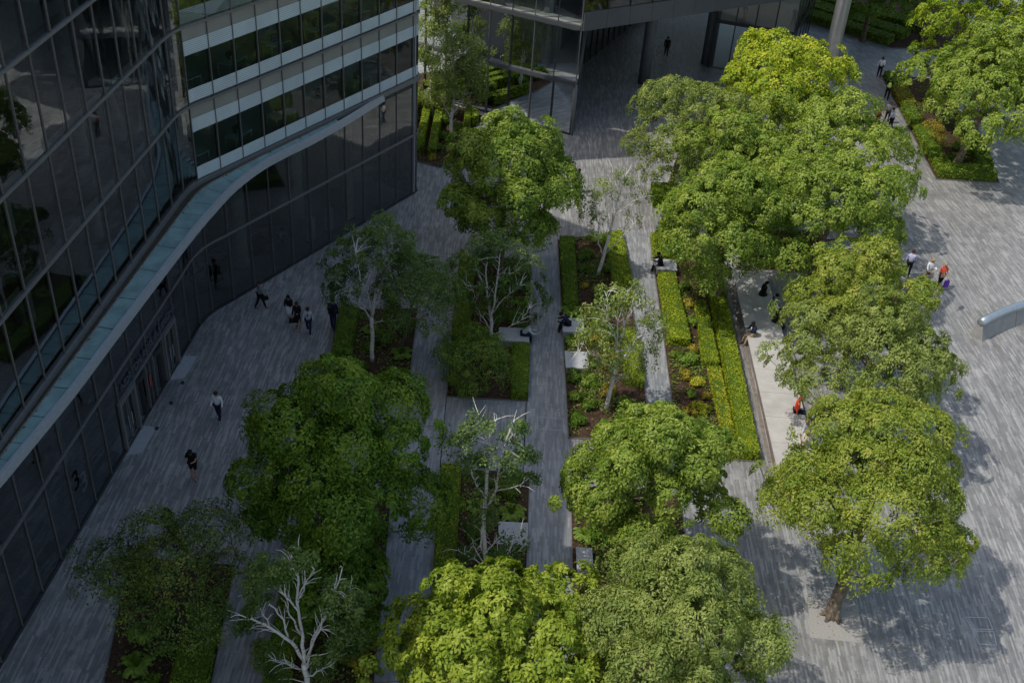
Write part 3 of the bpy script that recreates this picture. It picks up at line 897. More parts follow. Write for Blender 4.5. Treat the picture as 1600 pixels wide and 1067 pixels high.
# ------------------------------------------------------------------ shrubs and ferns
bedname = {'A': 'left birch bed', 'BL': 'bottom left bed', 'F': 'bed of the bare-branched birch', 'B': 'middle bed', 'D': 'lower centre bed', 'G': 'bed of the two sunlit birches', 'G2': 'lower right bed', 'H': 'sunny bed beside the platform', 'R': 'far right bed', 'U': 'far birch bed', 'K': 'bed above the platform'}
plants = [  # bed, kind, x, y, r, h, mat, look
    ('A', 'f', -5.6, 45.9, .55, 0, 'lf_fern', 'bright fern'), ('A', 's', -6.6, 46.9, .6, .7, 'lf_shrub', 'dark leafy shrub'), ('A', 's', -5.7, 48.1, .75, .9, 'lf_shrub', 'broad dark shrub'),
    ('A', 's', -7.4, 44.5, .45, .5, 'lf_shrub', 'low dark shrub'), ('A', 'f', -7.5, 47.9, .45, 0, 'lf_fern', 'small pale fern'), ('A', 's', -6.6, 49.3, .5, .6, 'lf_dark', 'deep green shrub'), ('A', 'f', -6.3, 43.6, .5, 0, 'lf_fern', 'spreading fern'),
    ('BL', 'f', -12.9, 27.2, .6, 0, 'lf_fern', 'large star-shaped fern'), ('BL', 'f', -12.75, 25.7, .62, 0, 'lf_fern', 'pale star-shaped fern'), ('BL', 's', -12.2, 28.0, .5, .6, 'lf_shrub', 'dark shrub'), ('BL', 's', -11.9, 26.4, .4, .5, 'lf_shrub', 'low dark shrub'), ('BL', 's', -12.1, 24.9, .45, .5, 'lf_dark', 'deep green shrub'), ('BL', 's', -13.6, 29.2, .5, .5, 'lf_shrub', 'spreading shrub'),
    ('F', 'f', -5.1, 29.6, .6, 0, 'lf_fern', 'tall bronze fern'), ('F', 'f', -5.0, 28.1, .6, 0, 'lf_fern', 'wide fern'), ('F', 's', -4.6, 26.6, .6, .5, 'lf_heath', 'bronze low shrub'), ('F', 's', -5.9, 30.9, .6, .7, 'lf_shrub', 'dark shrub'), ('F', 's', -4.9, 31.8, .6, .6, 'lf_shrub', 'leafy shrub'), ('F', 's', -5.1, 33.4, .6, .6, 'lf_dark', 'deep green shrub'), ('F', 'f', -4.55, 25.3, .5, 0, 'lf_fern', 'yellowish fern'), ('F', 's', -6.7, 28.6, .45, .5, 'lf_shrub', 'low shrub'),
    ('B', 's', -1.2, 50.3, .6, .7, 'lf_shrub', 'dark shrub'), ('B', 's', -.1, 50.0, .6, .6, 'lf_dark', 'deep green shrub'), ('B', 's', -.6, 46.0, .5, .5, 'lf_shrub', 'low shrub'), ('B', 's', -1.8, 48.3, .5, .6, 'lf_shrub', 'leafy shrub'), ('B', 's', -.2, 53.0, .7, .7, 'lf_dark', 'broad shrub'), ('B', 's', -2.6, 44.2, .5, .5, 'lf_shrub', 'round shrub'), ('B', 'f', .35, 51.6, .5, 0, 'lf_fern', 'fern'),
    ('D', 'f', -1.0, 35.2, .5, 0, 'lf_fern', 'pale fern'), ('D', 'f', .55, 34.95, .6, 0, 'lf_fern', 'broad fern'), ('D', 's', .3, 36.3, .65, .6, 'lf_shrub', 'dark shrub'), ('D', 's', -.9, 33.6, .5, .6, 'lf_shrub', 'leafy shrub'), ('D', 's', -.2, 32.3, .5, .5, 'lf_dark', 'low dark shrub'), ('D', 's', -.9, 36.9, .5, .5, 'lf_shrub', 'pale shrub'), ('D', 's', .6, 37.3, .45, .4, 'lf_dark', 'deep green shrub'),
    ('G', 'f', 3.1, 51.0, .55, 0, 'lf_fern', 'yellow-green fern'), ('G', 's', 3.9, 53.9, .3, .3, 'lf_heath', 'small golden shrub'), ('G', 's', 4.75, 52.6, .7, .8, 'lf_shrub', 'dark green shrub'), ('G', 's', 4.7, 50.2, .7, .8, 'lf_shrub', 'leafy shrub'), ('G', 's', 3.95, 57.0, .5, .6, 'lf_shrub', 'pale leafy shrub'), ('G', 's', 4.3, 48.2, .5, .6, 'lf_heath', 'bronze shrub'), ('G', 'f', 3.2, 48.3, .5, 0, 'lf_fern', 'bright fern'), ('G', 's', 3.3, 45.1, .5, .5, 'lf_shrub', 'round green shrub'), ('G', 's', 4.1, 44.7, .4, .5, 'lf_fern', 'light green shrub'), ('G', 's', 3.35, 43.4, .4, .5, 'lf_shrub', 'low shrub'), ('G', 's', 4.0, 42.8, .45, .5, 'lf_shrub', 'grassy shrub'), ('G', 's', 3.4, 41.6, .45, .5, 'lf_dark', 'dark shrub'), ('G', 's', 4.9, 46.6, .6, .6, 'lf_heath', 'golden bronze shrub'), ('G', 's', 5.0, 44.0, .5, .5, 'lf_heath', 'russet shrub'), ('G', 's', 5.3, 55.5, .5, .6, 'lf_shrub', 'shrub'), ('G', 's', 4.6, 58.8, .7, .8, 'lf_shrub', 'tall shrub'), ('G', 'f', 4.2, 46.4, .45, 0, 'lf_fern', 'fern'), ('G', 's', 5.2, 49.0, .5, .7, 'lf_shrub', 'green shrub'),
    ('G2', 's', 3.6, 35.6, .5, .5, 'lf_shrub', 'dark shrub'), ('G2', 's', 4.3, 34.0, .6, .6, 'lf_dark', 'broad dark shrub'), ('G2', 'f', 3.7, 34.0, .5, 0, 'lf_fern', 'fern'),
    ('H', 's', 9.3, 47.2, .55, .5, 'lf_fern', 'light green leafy shrub'), ('H', 's', 9.55, 45.4, .42, .4, 'lf_gold', 'golden shrub'), ('H', 's', 9.0, 45.9, .4, .4, 'lf_heath', 'greyish shrub'), ('H', 's', 9.6, 43.3, .45, .4, 'lf_gold', 'second golden mound'), ('H', 's', 8.9, 43.0, .4, .4, 'lf_heath', 'olive shrub'), ('H', 's', 9.5, 42.0, .45, .45, 'lf_shrub', 'dark shrub'), ('H', 's', 9.8, 50.7, .35, .5, 'lf_fern', 'pale upright shrub'), ('H', 's', 9.5, 41.0, .4, .4, 'lf_shrub', 'low shrub'), ('H', 's', 9.9, 44.3, .3, .3, 'lf_heath', 'grey tuft'), ('H', 's', 9.75, 52.8, .35, .4, 'lf_heath', 'small yellowish shrub'), ('H', 's', 9.1, 44.4, .3, .35, 'lf_shrub', 'small green shrub'),
    ('H', 's', 8.7, 47.6, .35, .35, 'lf_shrub', 'small leafy shrub'), ('H', 's', 9.6, 48.3, .3, .35, 'lf_heath', 'olive tuft'), ('H', 's', 8.75, 41.6, .4, .4, 'lf_fern', 'pale green shrub'), ('H', 's', 9.2, 40.4, .35, .35, 'lf_heath', 'bronze tuft'), ('H', 's', 9.6, 54.4, .4, .5, 'lf_shrub', 'mid green shrub'), ('H', 's', 9.3, 58.3, .5, .6, 'lf_shrub', 'tall leafy shrub'),
    ('G', 's', 5.7, 43.2, .5, .5, 'lf_shrub', 'wide leafy shrub'), ('G', 's', 5.6, 41.6, .5, .5, 'lf_dark', 'deep green mound'), ('G', 's', 4.7, 41.4, .4, .4, 'lf_fern', 'pale mound'), ('G', 's', 4.2, 50.9, .35, .4, 'lf_heath', 'rusty tuft'), ('G', 's', 3.9, 55.6, .35, .4, 'lf_shrub', 'narrow shrub'),
    ('A', 's', -7.3, 46.2, .4, .4, 'lf_shrub', 'rounded shrub'), ('D', 's', .7, 32.0, .45, .4, 'lf_shrub', 'small mound'), ('D', 's', -1.0, 31.0, .45, .5, 'lf_shrub', 'bushy shrub'), ('F', 's', -6.9, 31.6, .5, .5, 'lf_dark', 'dense shrub'), ('F', 's', -6.0, 26.6, .5, .5, 'lf_shrub', 'bushy shrub'),
    ('R', 's', 31.0, 74.3, .7, .6, 'lf_dark', 'dark shrub'), ('R', 's', 30.5, 79.2, 1.0, .9, 'lf_heath', 'broad bronze shrub'), ('R', 's', 30.2, 77.4, .8, .7, 'lf_heath', 'bronze shrub'), ('R', 's', 29.8, 81.9, .8, .7, 'lf_shrub', 'green shrub'), ('R', 's', 31.8, 76.5, .7, .6, 'lf_shrub', 'leafy shrub'),
    ('K', 's', 16.7, 58.4, .6, .6, 'lf_gold', 'golden shrub'), ('K', 's', 17.6, 58.8, .6, .6, 'lf_shrub', 'dark shrub'), ('K', 's', 16.9, 60.2, .8, .9, 'lf_dark', 'broad dark shrub'),
    ('U', 's', -6.0, 70.0, .4, .5, 'lf_shrub', 'low shrub'), ('U', 's', -5.6, 71.6, .5, .6, 'lf_shrub', 'leafy shrub'), ('U', 's', -4.9, 73.4, .5, .6, 'lf_shrub', 'shrub'), ('U', 's', -6.3, 68.6, .35, .35, 'lf_heath', 'small bronze tuft'), ('U', 's', -5.9, 74.6, .6, .7, 'lf_dark', 'dark shrub'),
]
used = {}
for i, (b, k, x, y, r, h, mt, look) in enumerate(plants):
    ys = sorted([p[3] for p in plants if p[0] == b])
    rank = ys.index(y)
    n_ = len(ys)
    ordw = ['nearest the camera', 'second from the near end', 'third from the near end', 'fourth from the near end', 'fifth from the near end', 'sixth from the near end', 'seventh from the near end', 'eighth from the near end', 'ninth from the near end', 'tenth from the near end', 'eleventh from the near end', 'twelfth from the near end', 'thirteenth from the near end']
    ordf = ['farthest back', 'second from the back', 'third from the back', 'fourth from the back', 'fifth from the back', 'sixth from the back', 'seventh from the back', 'eighth from the back', 'ninth from the back', 'tenth from the back', 'eleventh from the back', 'twelfth from the back', 'thirteenth from the back']
    w = ordw[rank] if rank < n_ / 2 else ordf[n_ - 1 - rank]
    lab = f'{look} in the {bedname[b]}, {w}'
    if lab in used: lab = lab + ' on its right'
    used[lab] = 1
    if k == 'f': fern(lab, x, y, r, mt, 100 + i)
    else: shrub(lab, x, y, r, h, mt, 100 + i)

# leaf litter / creeping ground cover nobody could count
rng = np.random.default_rng(5)
C = []
for k, dens in (('A', 90), ('BL', 70), ('F', 130), ('B', 90), ('D', 90), ('G', 130), ('G2', 130), ('H', 150), ('R', 60), ('U', 30), ('K', 30)):
    ps = beds[k]
    x0, x1 = min(p[0] for p in ps) + .2, max(p[0] for p in ps) - .2
    y0, y1 = min(p[1] for p in ps) + .2, max(p[1] for p in ps) - .2
    n = int((x1 - x0) * (y1 - y0) * dens)
    q = np.stack([rng.uniform(x0, x1, n), rng.uniform(y0, y1, n), np.full(n, .06) + rng.random(n) * .16], 1)
    dn = np.sin(q[:, 0] * 1.9 + 3) * np.sin(q[:, 1] * 1.1) + rng.normal(size=n) * .4
    q = q[dn > .1]
    m = len(ps)
    inside = np.zeros(len(q), bool); j = m - 1
    for i in range(m):
        xi, yi, xj, yj = ps[i][0], ps[i][1], ps[j][0], ps[j][1]
        inside ^= ((yi > q[:, 1]) != (yj > q[:, 1])) & (q[:, 0] < (xj - xi) * (q[:, 1] - yi) / (yj - yi + 1e-12) + xi)
        j = i
    C.append(q[inside])
C = np.vstack(C)
N = np.tile([0, 0, 1.], (len(C), 1)) + rng.normal(size=C.shape) * .35
D = rng.normal(size=C.shape); D[:, 2] *= .3
V, F = leaf_quads(C, D, N, np.full(len(C), .13), np.full(len(C), .08))
o = np_mesh('ground_cover', V, F, M['lf_shrub'], None, rng.random(len(C)))
tag(o, 'scattered low creeping leaves over the brown mulch of the beds', 'ground cover', kind='stuff')

# dry leaves blown over the paving
rng = np.random.default_rng(15)
C = np.stack([rng.uniform(-15, 27, 900), rng.uniform(26, 74, 900), np.full(900, .012)], 1)
for (x_, y_) in ((13.6, 30.7), (16.5, 41), (16.5, 46), (11, 38), (-9.8, 36), (2.2, 46)):
    C = np.vstack([C, np.stack([rng.normal(x_, 2.2, 160), rng.normal(y_, 2.2, 160), np.full(160, .012)], 1)])
V, F = leaf_quads(C, rng.normal(size=C.shape) * [1, 1, .1], np.tile([0, 0, 1.], (len(C), 1)) + rng.normal(size=C.shape) * .2, np.full(len(C), .085), np.full(len(C), .05))
V[:, 2] = np.maximum(V[:, 2], .006)
tag(np_mesh('fallen_leaves', V, F, M['lf_heath'], None, rng.random(len(C)) * .6), 'small dry leaves scattered thinly over the grey paving', 'leaves', kind='stuff')

# ------------------------------------------------------------------ stone seats and the platform
def bench(label, ps, h=.46):
    t = thing('stone_bench', label, 'bench', (ps[0][0], ps[0][1], 0), 0, 'square stone seats at the bed edges')
    q = [(p[0] - ps[0][0], p[1] - ps[0][1]) for p in ps]
    MB().prism(inset(q, .05), 0, h - .09).build('base', M['concrete'], t)
    o = MB().prism(q, h - .09, h).build('seat', M['bench'], t)
    return t


bench('stone bench where the man in the pale shirt sits, in the middle bed', [(-.75, 48.6), (.85, 48.7), (.9, 47.45), (-.7, 47.4)])
bench('stone bench where the man in dark clothes sits, right of the central path', [(2.6, 49.95), (3.75, 50.0), (3.8, 48.7), (2.65, 48.65)])
bench('empty stone bench right of the central path, nearer the camera', [(2.75, 46.9), (3.95, 46.95), (4.0, 45.5), (2.82, 45.45)])
bench('stone bench behind the forked birch at the lower centre', [(.0, 34.15), (1.25, 34.2), (1.28, 32.9), (.05, 32.85)])
bench('bench end showing white beside the lower right bed', [(3.28, 33.0), (3.95, 33.0), (4.0, 31.8), (3.32, 31.8)])
bench('white bench slab where the man in black sits with a laptop', [(8.05, 56.9), (9.3, 56.95), (9.3, 55.75), (8.08, 55.7)])
t = thing('stone_platform', 'long pale stone seating platform between the bright hedge and the trees', 'seating platform', (13.5, 48, 0))
pl = [(-.95, -9.3), (1.0, -9.3), (1.0, 8.3), (.2, 8.9), (-.7, 8.6), (-.85, 0)]
MB().prism(pl, 0, .47).build('base', M['rust'], t)
mb = MB(); n_ = 9
for i in range(n_):
    y0 = -9.3 + i * 1.94; y1 = y0 + 1.925
    xl0 = -.97; xr = 1.02
    mb.box(xl0, xr, y0, min(y1, 8.2), .47, .55)
mb.build('top_slab', M['platform'], t)
t = thing('path_kerb', 'stained flat stone kerb strip along the left foot of the platform', 'kerb', (12.4, 48, 0))
MB().box(-.02, .13, -8.2, 7.5, 0, .03).build('kerb_stone', M['rust'], t)

# curved parapet at the right
t = thing('curved_parapet', 'curved concrete parapet with a broad steel cap at the right edge', 'parapet', (25.6, 51.6, 0))
arc = []
for i in range(15):
    s = i / 14
    a = math.radians(43 - 30 * s)
    if i == 0: p = Vector((0, 0))
    else: p = p + Vector((math.cos(a), math.sin(a))) * .62
    arc.append((p.x, p.y))
mb = MB()
A0_ = offset(arc, .42); B0_ = offset(arc, -.42); A1_ = offset(arc, .16); B1_ = offset(arc, -.16)
n_ = len(arc)
vs = [(p[0], p[1], 0) for p in A0_] + [(p[0], p[1], 0) for p in B0_] + [(p[0], p[1], .95) for p in A1_] + [(p[0], p[1], .95) for p in B1_]
fs = []
for i in range(n_ - 1):
    fs += [(i, i + 1, 2 * n_ + i + 1, 2 * n_ + i), (n_ + i, 3 * n_ + i, 3 * n_ + i + 1, n_ + i + 1), (2 * n_ + i, 2 * n_ + i + 1, 3 * n_ + i + 1, 3 * n_ + i)]
fs += [(0, 2 * n_, 3 * n_, n_), (n_ - 1, 2 * n_ - 1, 4 * n_ - 1, 3 * n_ - 1)]
mb.add(vs, fs)
mb.build('wall', M['concrete'], t)
mb = MB(); mb.tube([(p[0], p[1], 1.06) for p in arc], .25, 14)
o = mb.build('steel_cap', M['railtop'], t, smooth=True)
for i in (5, 10):
    a_, b_ = A0_[i], A1_[i]
    MB().tube([(a_[0] * 1.0, a_[1] - .012, 0.0), (b_[0], b_[1] - .012, .95)], .012, 4).build('joint', M['joint'], t)

# chalked squares and covers on the paving
def outline(name, ps, label, z=.008, w=.035, mat='chalk'):
    mb = MB(); q = ps + [ps[0]]
    for i in range(len(ps)):
        mb.obox(q[i], q[i + 1], w, .002, z)
    o = mb.build(name, M[mat]); return tag(o, label, 'cover', 'service cover outlines in the paving')


outline('service_cover', [(19.1, 31.15), (20.05, 31.2), (20.05, 30.6), (19.2, 30.55)], 'thin pale square outline in the paving at bottom right, upper half')
outline('service_cover', [(19.2, 30.45), (20.05, 30.5), (19.95, 29.8), (19.25, 29.8)], 'thin pale square outline in the paving at bottom right, lower half')
outline('service_cover', [(1.5, 41.9), (2.75, 41.9), (2.75, 41.0), (1.5, 41.0)], 'faint rectangular cover outline on the central path crossing', w=.025)
mb = MB()
mb.ball((0, 0, 0), .16, 10, 4, (1, 1, .15))
o = mb.build('uplight', M['joint']); o.location = at(659, 473, 0) + (.02,)
tag(o, 'round pale ground light beside the left birch bed', 'ground light')

# ================================================================== BUILDING WITH THE ENTRANCE (left)
def fA(y): return (-17.62 + .0575 * (y - 25.3), y)
B0p = Vector((-15.96, 48.7)); BD = Vector((.5152, .8571))
def fB(s): return tuple(B0p + BD * s)


ny0 = 33.96
A_nodes = [fA(ny0 + 1.7 * k) for k in range(-13, 7)]          # up to y = 44.16
arc_nodes = [(-16.44, 45.8), (-16.34, 47.35)]
B_nodes = [fB(-.1 + 1.571 * k) for k in range(0, 12)]
nodes = A_nodes + arc_nodes + B_nodes
NA = len(A_nodes)
iB = NA + 2                                                     # index of the first node of the ribbed wing


def cr(p0, p1, p2, p3, t):
    return tuple(.5 * ((2 * b) + (-a + c) * t + (2 * a - 5 * b + 4 * c - d) * t * t + (-a + 3 * b - 3 * c + d) * t ** 3) for a, b, c, d in zip(p0, p1, p2, p3))


def seg(i):
    """points of bay i (node i -> i+1); curved only near the bend"""
    if NA - 2 <= i <= iB:
        p = [nodes[max(0, i - 1)], nodes[i], nodes[i + 1], nodes[min(len(nodes) - 1, i + 2)]]
        return [cr(*p, t / 4) for t in range(5)]
    return [nodes[i], nodes[i + 1]]


def path(i0, i1):
    out = []
    for i in range(i0, i1):
        s = seg(i)
        out += s if not out else s[1:]
    return out


NB = len(nodes)
LV = [0, 4.1, 7.75, 11.72, 15.5, 19.25, 23.1, 27.0, 30.9, 34.0]
bld = thing('office_building', 'large glass office building at left with ribbed white bands, teal canopy and entrance doors', 'building', (0, 0, 0))
TOPA, TOPB, TOPC = 34.0, 28.0, 15.75  # unseen roof steps, lowered at the right end to let sun onto the paving
iS = iB + 5
full = path(0, NB - 1)
corner = [fB(17.4), (-6.85, 63.95), (-6.95, 64.35), (-7.2, 64.8)]
# ---- glass
for i in range(NB - 1):
    s = seg(i)
    door_zone = False
    ymid = (s[0][1] + s[-1][1]) / 2
    for (z0, z1) in ((0.12, 4.02), (4.18, 7.25)):
        if z0 < 1 and 37.2 < ymid < 44.2: continue
        MB().ribbon(s, z0, z1).build('ground_floor_pane', M['gl_low'], bld)
    if i < iB:
        for j in range(3):
            MB().ribbon(s, LV[2 + j] + .1, LV[3 + j] - .06).build('curtain_wall_pane', M['gl_up'], bld)
    else:
        for j in range(2):
            z0, z1 = LV[2 + j], LV[3 + j]
            MB().ribbon(offset(s, -.03), z0 + .78, z1 - 1.36).build('window', M['gl_win'], bld)
            p = MB(); p.ribbon(s, z0 + .14, z0 + .78); p.build('ribbed_panel', M['ribbed'], bld)
            p = MB(); p.ribbon(s, z1 - 1.36, z1 - .68); p.build('ribbed_panel', M['ribbed'], bld)
            MB().ribbon(offset(s, -.02), z1 - .68, z1 - .05).build('shadow_box', M['beige'], bld)
# higher storeys above the photo's frame, one mesh
mb = MB(); mb.ribbon(path(0, iB), LV[5], TOPA); mb.ribbon(path(iB, iS), LV[4], TOPB)
tag(mb.build('upper_glazing', M['gl_up'], bld), kind='stuff')
mb = MB(); ub = MB()
for z in (15.5, 19.25, 23.1):
    pth = path(iB, iS)
    mb.ribbon(pth, z + .14, z + .78); mb.ribbon(pth, z + 3.85 - 1.36, z + 3.85 - .68)
mb.build('upper_ribbed_bands', M['ribbed'], bld)
# rows of ribbed bands at the near end of the long wing (lower left of the photo)
for j, zz in ((2, LV[2]), (3, LV[3])):
    for i in range(0, 9 - (j == 3) * 3):
        p = MB(); p.ribbon(offset(seg(i), -.05), zz + 1.0, zz + 1.9); p.build('ribbed_panel', M['ribbed'], bld)
# backs, sides and roof
pS = nodes[iS]
cut = (pS[0] - .8571 * 9, pS[1] + .5152 * 9)
back = [(-7.2, 64.8), (-9.6, 69.6), (-14, 70.8), (-30, 65.5), (-45, 58), (-45, 5), (nodes[0][0], 5), nodes[0]]
mb = MB(); mb.ribbon(back[:3], 0, TOPC); mb.ribbon(back[2:], 0, TOPB); mb.build('rear_wall', M['fascia'], bld)
# unseen block added to shade the passage paving; step wall of the middle block
mb = MB(); mb.prism([(-9.7, 66.2), (-9.9, 69.4), (-14, 70.6), (-17, 69.6), (-15.5, 65.6)], TOPC - .2, 31); mb.build('shade_block', M['fascia'], bld)
mb = MB(); mb.ribbon([pS, cut, (-17, 69.6)], TOPC - .2, TOPB); mb.build('step_wall', M['fascia'], bld)
mb = MB()
splitA = [(p[0], p[1]) for p in path(0, iB)]
ra = splitA + [(-20, 50.5), (-45, 58), (-45, 5), (nodes[0][0], 5)]
mb.prism(ra, TOPA - .3, TOPA)
mb.ribbon([splitA[-1], (-20, 50.5), (-45, 58)], TOPB, TOPA - .3)
mb.ribbon([(-45, 58), (-45, 5), (nodes[0][0], 5), nodes[0]], TOPB, TOPA - .3)
rb = [(p[0], p[1]) for p in path(iB, iS)] + [cut, (-17, 69.6), (-30, 65.5), (-45, 58), (-20, 50.5)]
mb.prism(rb, TOPB - .3, TOPB - .01)
rc = [(p[0], p[1]) for p in path(iS, NB - 1)] + corner + [(-9.6, 69.5), (-14, 70.6), (-17, 69.6), cut]
mb.prism(rc, TOPC - .25, TOPC - .02)
mb.build('roof', M['roof'], bld)
mb = MB()
mb.ribbon([(x - .25, y) for x, y in offset(path(0, iB), -.3)], 19.3, TOPA - .3)
mb.ribbon([(x - .25, y) for x, y in offset(path(iB, iS), -.3)], 15.8, TOPB - .3)
mb.build('blinds', M['inwall'], bld)
# corner return at the right end: pale edge with bands
cp = corner
for j in range(3):
    z0, z1 = LV[1 + j] if j else 0, LV[2 + j] if j else 7.7
for (z0, z1, mt, nm) in ((.1, 4.0, 'gl_low', 'ground_floor_pane'), (4.2, 7.6, 'gl_low', 'ground_floor_pane'), (7.9, 8.53, 'ribbed', 'ribbed_panel'), (8.53, 10.36, 'gl_win', 'window'), (10.36, 11.04, 'ribbed', 'ribbed_panel'), (11.04, 11.67, 'beige', 'shadow_box'), (11.86, 12.5, 'ribbed', 'ribbed_panel'), (12.5, 14.14, 'gl_win', 'window'), (14.14, 15.5, 'ribbed', 'ribbed_panel')):
    MB().ribbon([nodes[-1]] + cp, z0, z1).build(nm, M[mt], bld)
# ---- mullions, one per node line
for i, p in enumerate(nodes):
    a = nodes[max(0, i - 1)]; b = nodes[min(NB - 1, i + 1)]
    d = Vector((b[0] - a[0], b[1] - a[1])).normalized()
    nrm = Vector((d.y, -d.x))
    q0 = Vector(p) + nrm * .0; q1 = Vector(p) + nrm * .05
    mb = MB()
    top = TOPA if i < iB else (TOPB if i <= iS else TOPC)
    mb.obox((q0.x, q0.y), (q1.x, q1.y), .032, 0.05, top)
    mb.obox(tuple(Vector(p) - nrm * .16), tuple(Vector(p) - nrm * .01), .04, 0.05, top)
    mb.build('mullion', M['metal'] if i > 3 else M['metal'], bld)
for p in (corner[0], corner[3]):
    MB().obox((p[0] - .03, p[1]), (p[0] + .05, p[1]), .08, 0, TOPC).build('corner_post', M['metal_lt'], bld)
# ---- horizontal transoms
fc = full + corner
MB().band(fc, .0, .08, 4.04, 4.17).build('transom', M['metal'], bld)
MB().band(fc, -.02, .07, 0.02, .12).build('sill', M['metal_dk'], bld)
for z in LV[3:5]:
    MB().band(fc, .0, .09, z - .06, z + .06).build('transom', M['metal'], bld)
MB().band(fc, -.02, .13, 7.58, 7.84).build('transom', M['metal'], bld)
for z in LV[5:9]:
    MB().band(path(0, iB), .0, .09, z - .06, z + .06).build('transom', M['metal'], bld)
# opaque soffit band behind canopy
MB().band(full, -.05, -.01, 7.25, 7.58).build('canopy_rear_beam', M['metal_dk'], bld)
# ---- interior: slabs, ceilings, lobby floor, columns, rear partition
inner = offset(full, -.35)
deep = [(-24, 62), (-26, 50), (-26, 10)]
MB().prism(offset(full, -.2) + [(-12, 66), (-24, 62), (-26, 50), (-26, 10.2)], .0, .03).build('lobby_floor', M['infloor'], bld)
for z in LV[2:5]:
    MB().prism(inner + [(-12, 67), (-24, 62), (-26, 50), (-26, 10.2)], z - .38, z + .05).build('floor_slab', M['slab'], bld)
MB().ribbon([(-9.0, 66.5), (-18.5, 57.0), (-22.0, 48), (-22.6, 11)], 0, 19.2).build('partition', M['inwall'], bld)
for s_, w in ((4.3, 2.2), (9.0, 2.2), (13.4, 2.2)):
    x, y = fB(s_); n = (.8571, -.5152)
    mb = MB(); mb.tube([(x - n[0] * w, y - n[1] * w, 0), (x - n[0] * w, y - n[1] * w, 7.3)], .42, 18); mb.build('lobby_column', M['incol'], bld, smooth=True)
for y in (15, 22, 29, 36, 43):
    x = fA(y)[0] - 2.4
    mb = MB(); mb.tube([(x, y, 0), (x, y, 19)], .38, 14); mb.build('lobby_column', M['incol'], bld, smooth=True)
# leaning braces in the bend behind the glass
for (a, b) in (((-17.6, 44.6, 19.2), (-17.0, 48.8, 7.9)), ((-17.0, 48.0, 19.2), (-17.6, 44.2, 7.9)), ((-18.0, 42.0, 19.2), (-17.4, 46.0, 7.9))):
    mb = MB(); mb.tube([a, b], .16, 10); mb.build('diagonal_brace', M['incol'], bld, smooth=True)
# ceiling lights: unlit pale tiles in the ribbed wing
for j, z in enumerate(LV[3:5]):
    mb = MB()
    for k in range(8):
        x, y = fB(1.3 + 2.0 * k); n = (.8571, -.5152)
        mb.obox((x - n[0] * 1.0, y - n[1] * 1.0), (x - n[0] * 3.2, y - n[1] * 3.2), .25, z - .42, z - .385)
    mb.build('ceiling_tile_row', M['incol'], bld)

# ---- canopy
can = thing
out_top = [(-17.35, 24.0), (-17.05, 26.0), (-16.84, 27.28), (-16.62, 28.89), (-16.21, 32.04), (-15.85, 35.93), (-15.42, 40.38), (-15.02, 44.2), (-14.68, 46.6), (-14.25, 48.9), (-13.49, 51.17), (-12.6, 52.9), (-11.5, 54.75), (-10.01, 57.7), (-8.55, 61.0)]
# smooth it
sm = []
for i in range(len(out_top) - 1):
    p = [out_top[max(0, i - 1)], out_top[i], out_top[i + 1], out_top[min(len(out_top) - 1, i + 2)]]
    for t_ in range(4): sm.append(cr(*p, t_ / 4))
sm.append(out_top[-1])
MB().band(sm, -.05, .10, 7.32, 7.74).build('canopy_edge_beam', M['metal_lt'], bld)
inner_can = []
for p in sm:
    # nearest point on the facade
    best = min(((p[0] - q[0]) ** 2 + (p[1] - q[1]) ** 2, q) for q in [(full[i][0] + (full[i + 1][0] - full[i][0]) * k / 8, full[i][1] + (full[i + 1][1] - full[i][1]) * k / 8) for i in range(len(full) - 1) for k in range(8)])
    inner_can.append(best[1])
inner_can = [(p[0] + .13, p[1] - .02) for p in inner_can]
mbg = MB()
npan = 0
i = 0
while i < len(sm) - 6:
    j = min(i + 2, len(sm) - 6)
    g = .02
    a0, a1 = Vector(inner_can[i]), Vector(inner_can[j]); b0, b1 = Vector(sm[i]), Vector(sm[j])
    a0, a1 = a0.lerp(b0, .24), a1.lerp(b1, .24)
    b0, b1 = b0.lerp(a0, .03), b1.lerp(a1, .03)
    aa0, aa1 = a0.lerp(a1, g), a1.lerp(a0, 0); bb0, bb1 = b0.lerp(b1, g), b1.lerp(b0, 0)
    m_ = MB(); m_.add([(aa0.x, aa0.y, 7.70), (bb0.x, bb0.y, 7.68), (bb1.x, bb1.y, 7.68), (aa1.x, aa1.y, 7.70)], [(0, 1, 2, 3)])
    m_.build('canopy_panel', M['canopy'], bld)
    i = j
m_ = MB()
k_ = len(sm) - 5
ga = inner_can[:k_]; gb = [tuple(Vector(inner_can[i]).lerp(Vector(sm[i]), .24)) for i in range(k_)]
m_.add([(p[0], p[1], 7.62) for p in ga] + [(p[0], p[1], 7.64) for p in gb], [(i, i + 1, k_ + i + 1, k_ + i) for i in range(k_ - 1)])
m_.build('canopy_gutter', M['gutter'], bld)
m_ = MB(); m_.add([(p[0], p[1], 7.5) for p in inner_can[:k_]] + [(p[0], p[1], 7.5) for p in sm[:k_]], [(i, i + 1, k_ + i + 1, k_ + i) for i in range(k_ - 1)])
m_.build('canopy_soffit', M['metal_dk'], bld)
m_ = MB()
m_.band([tuple(Vector(inner_can[i]).lerp(Vector(sm[i]), .24)) for i in range(k_)], -.02, .03, 7.62, 7.73)
m_.build('gutter_lip', M['rust'], bld)
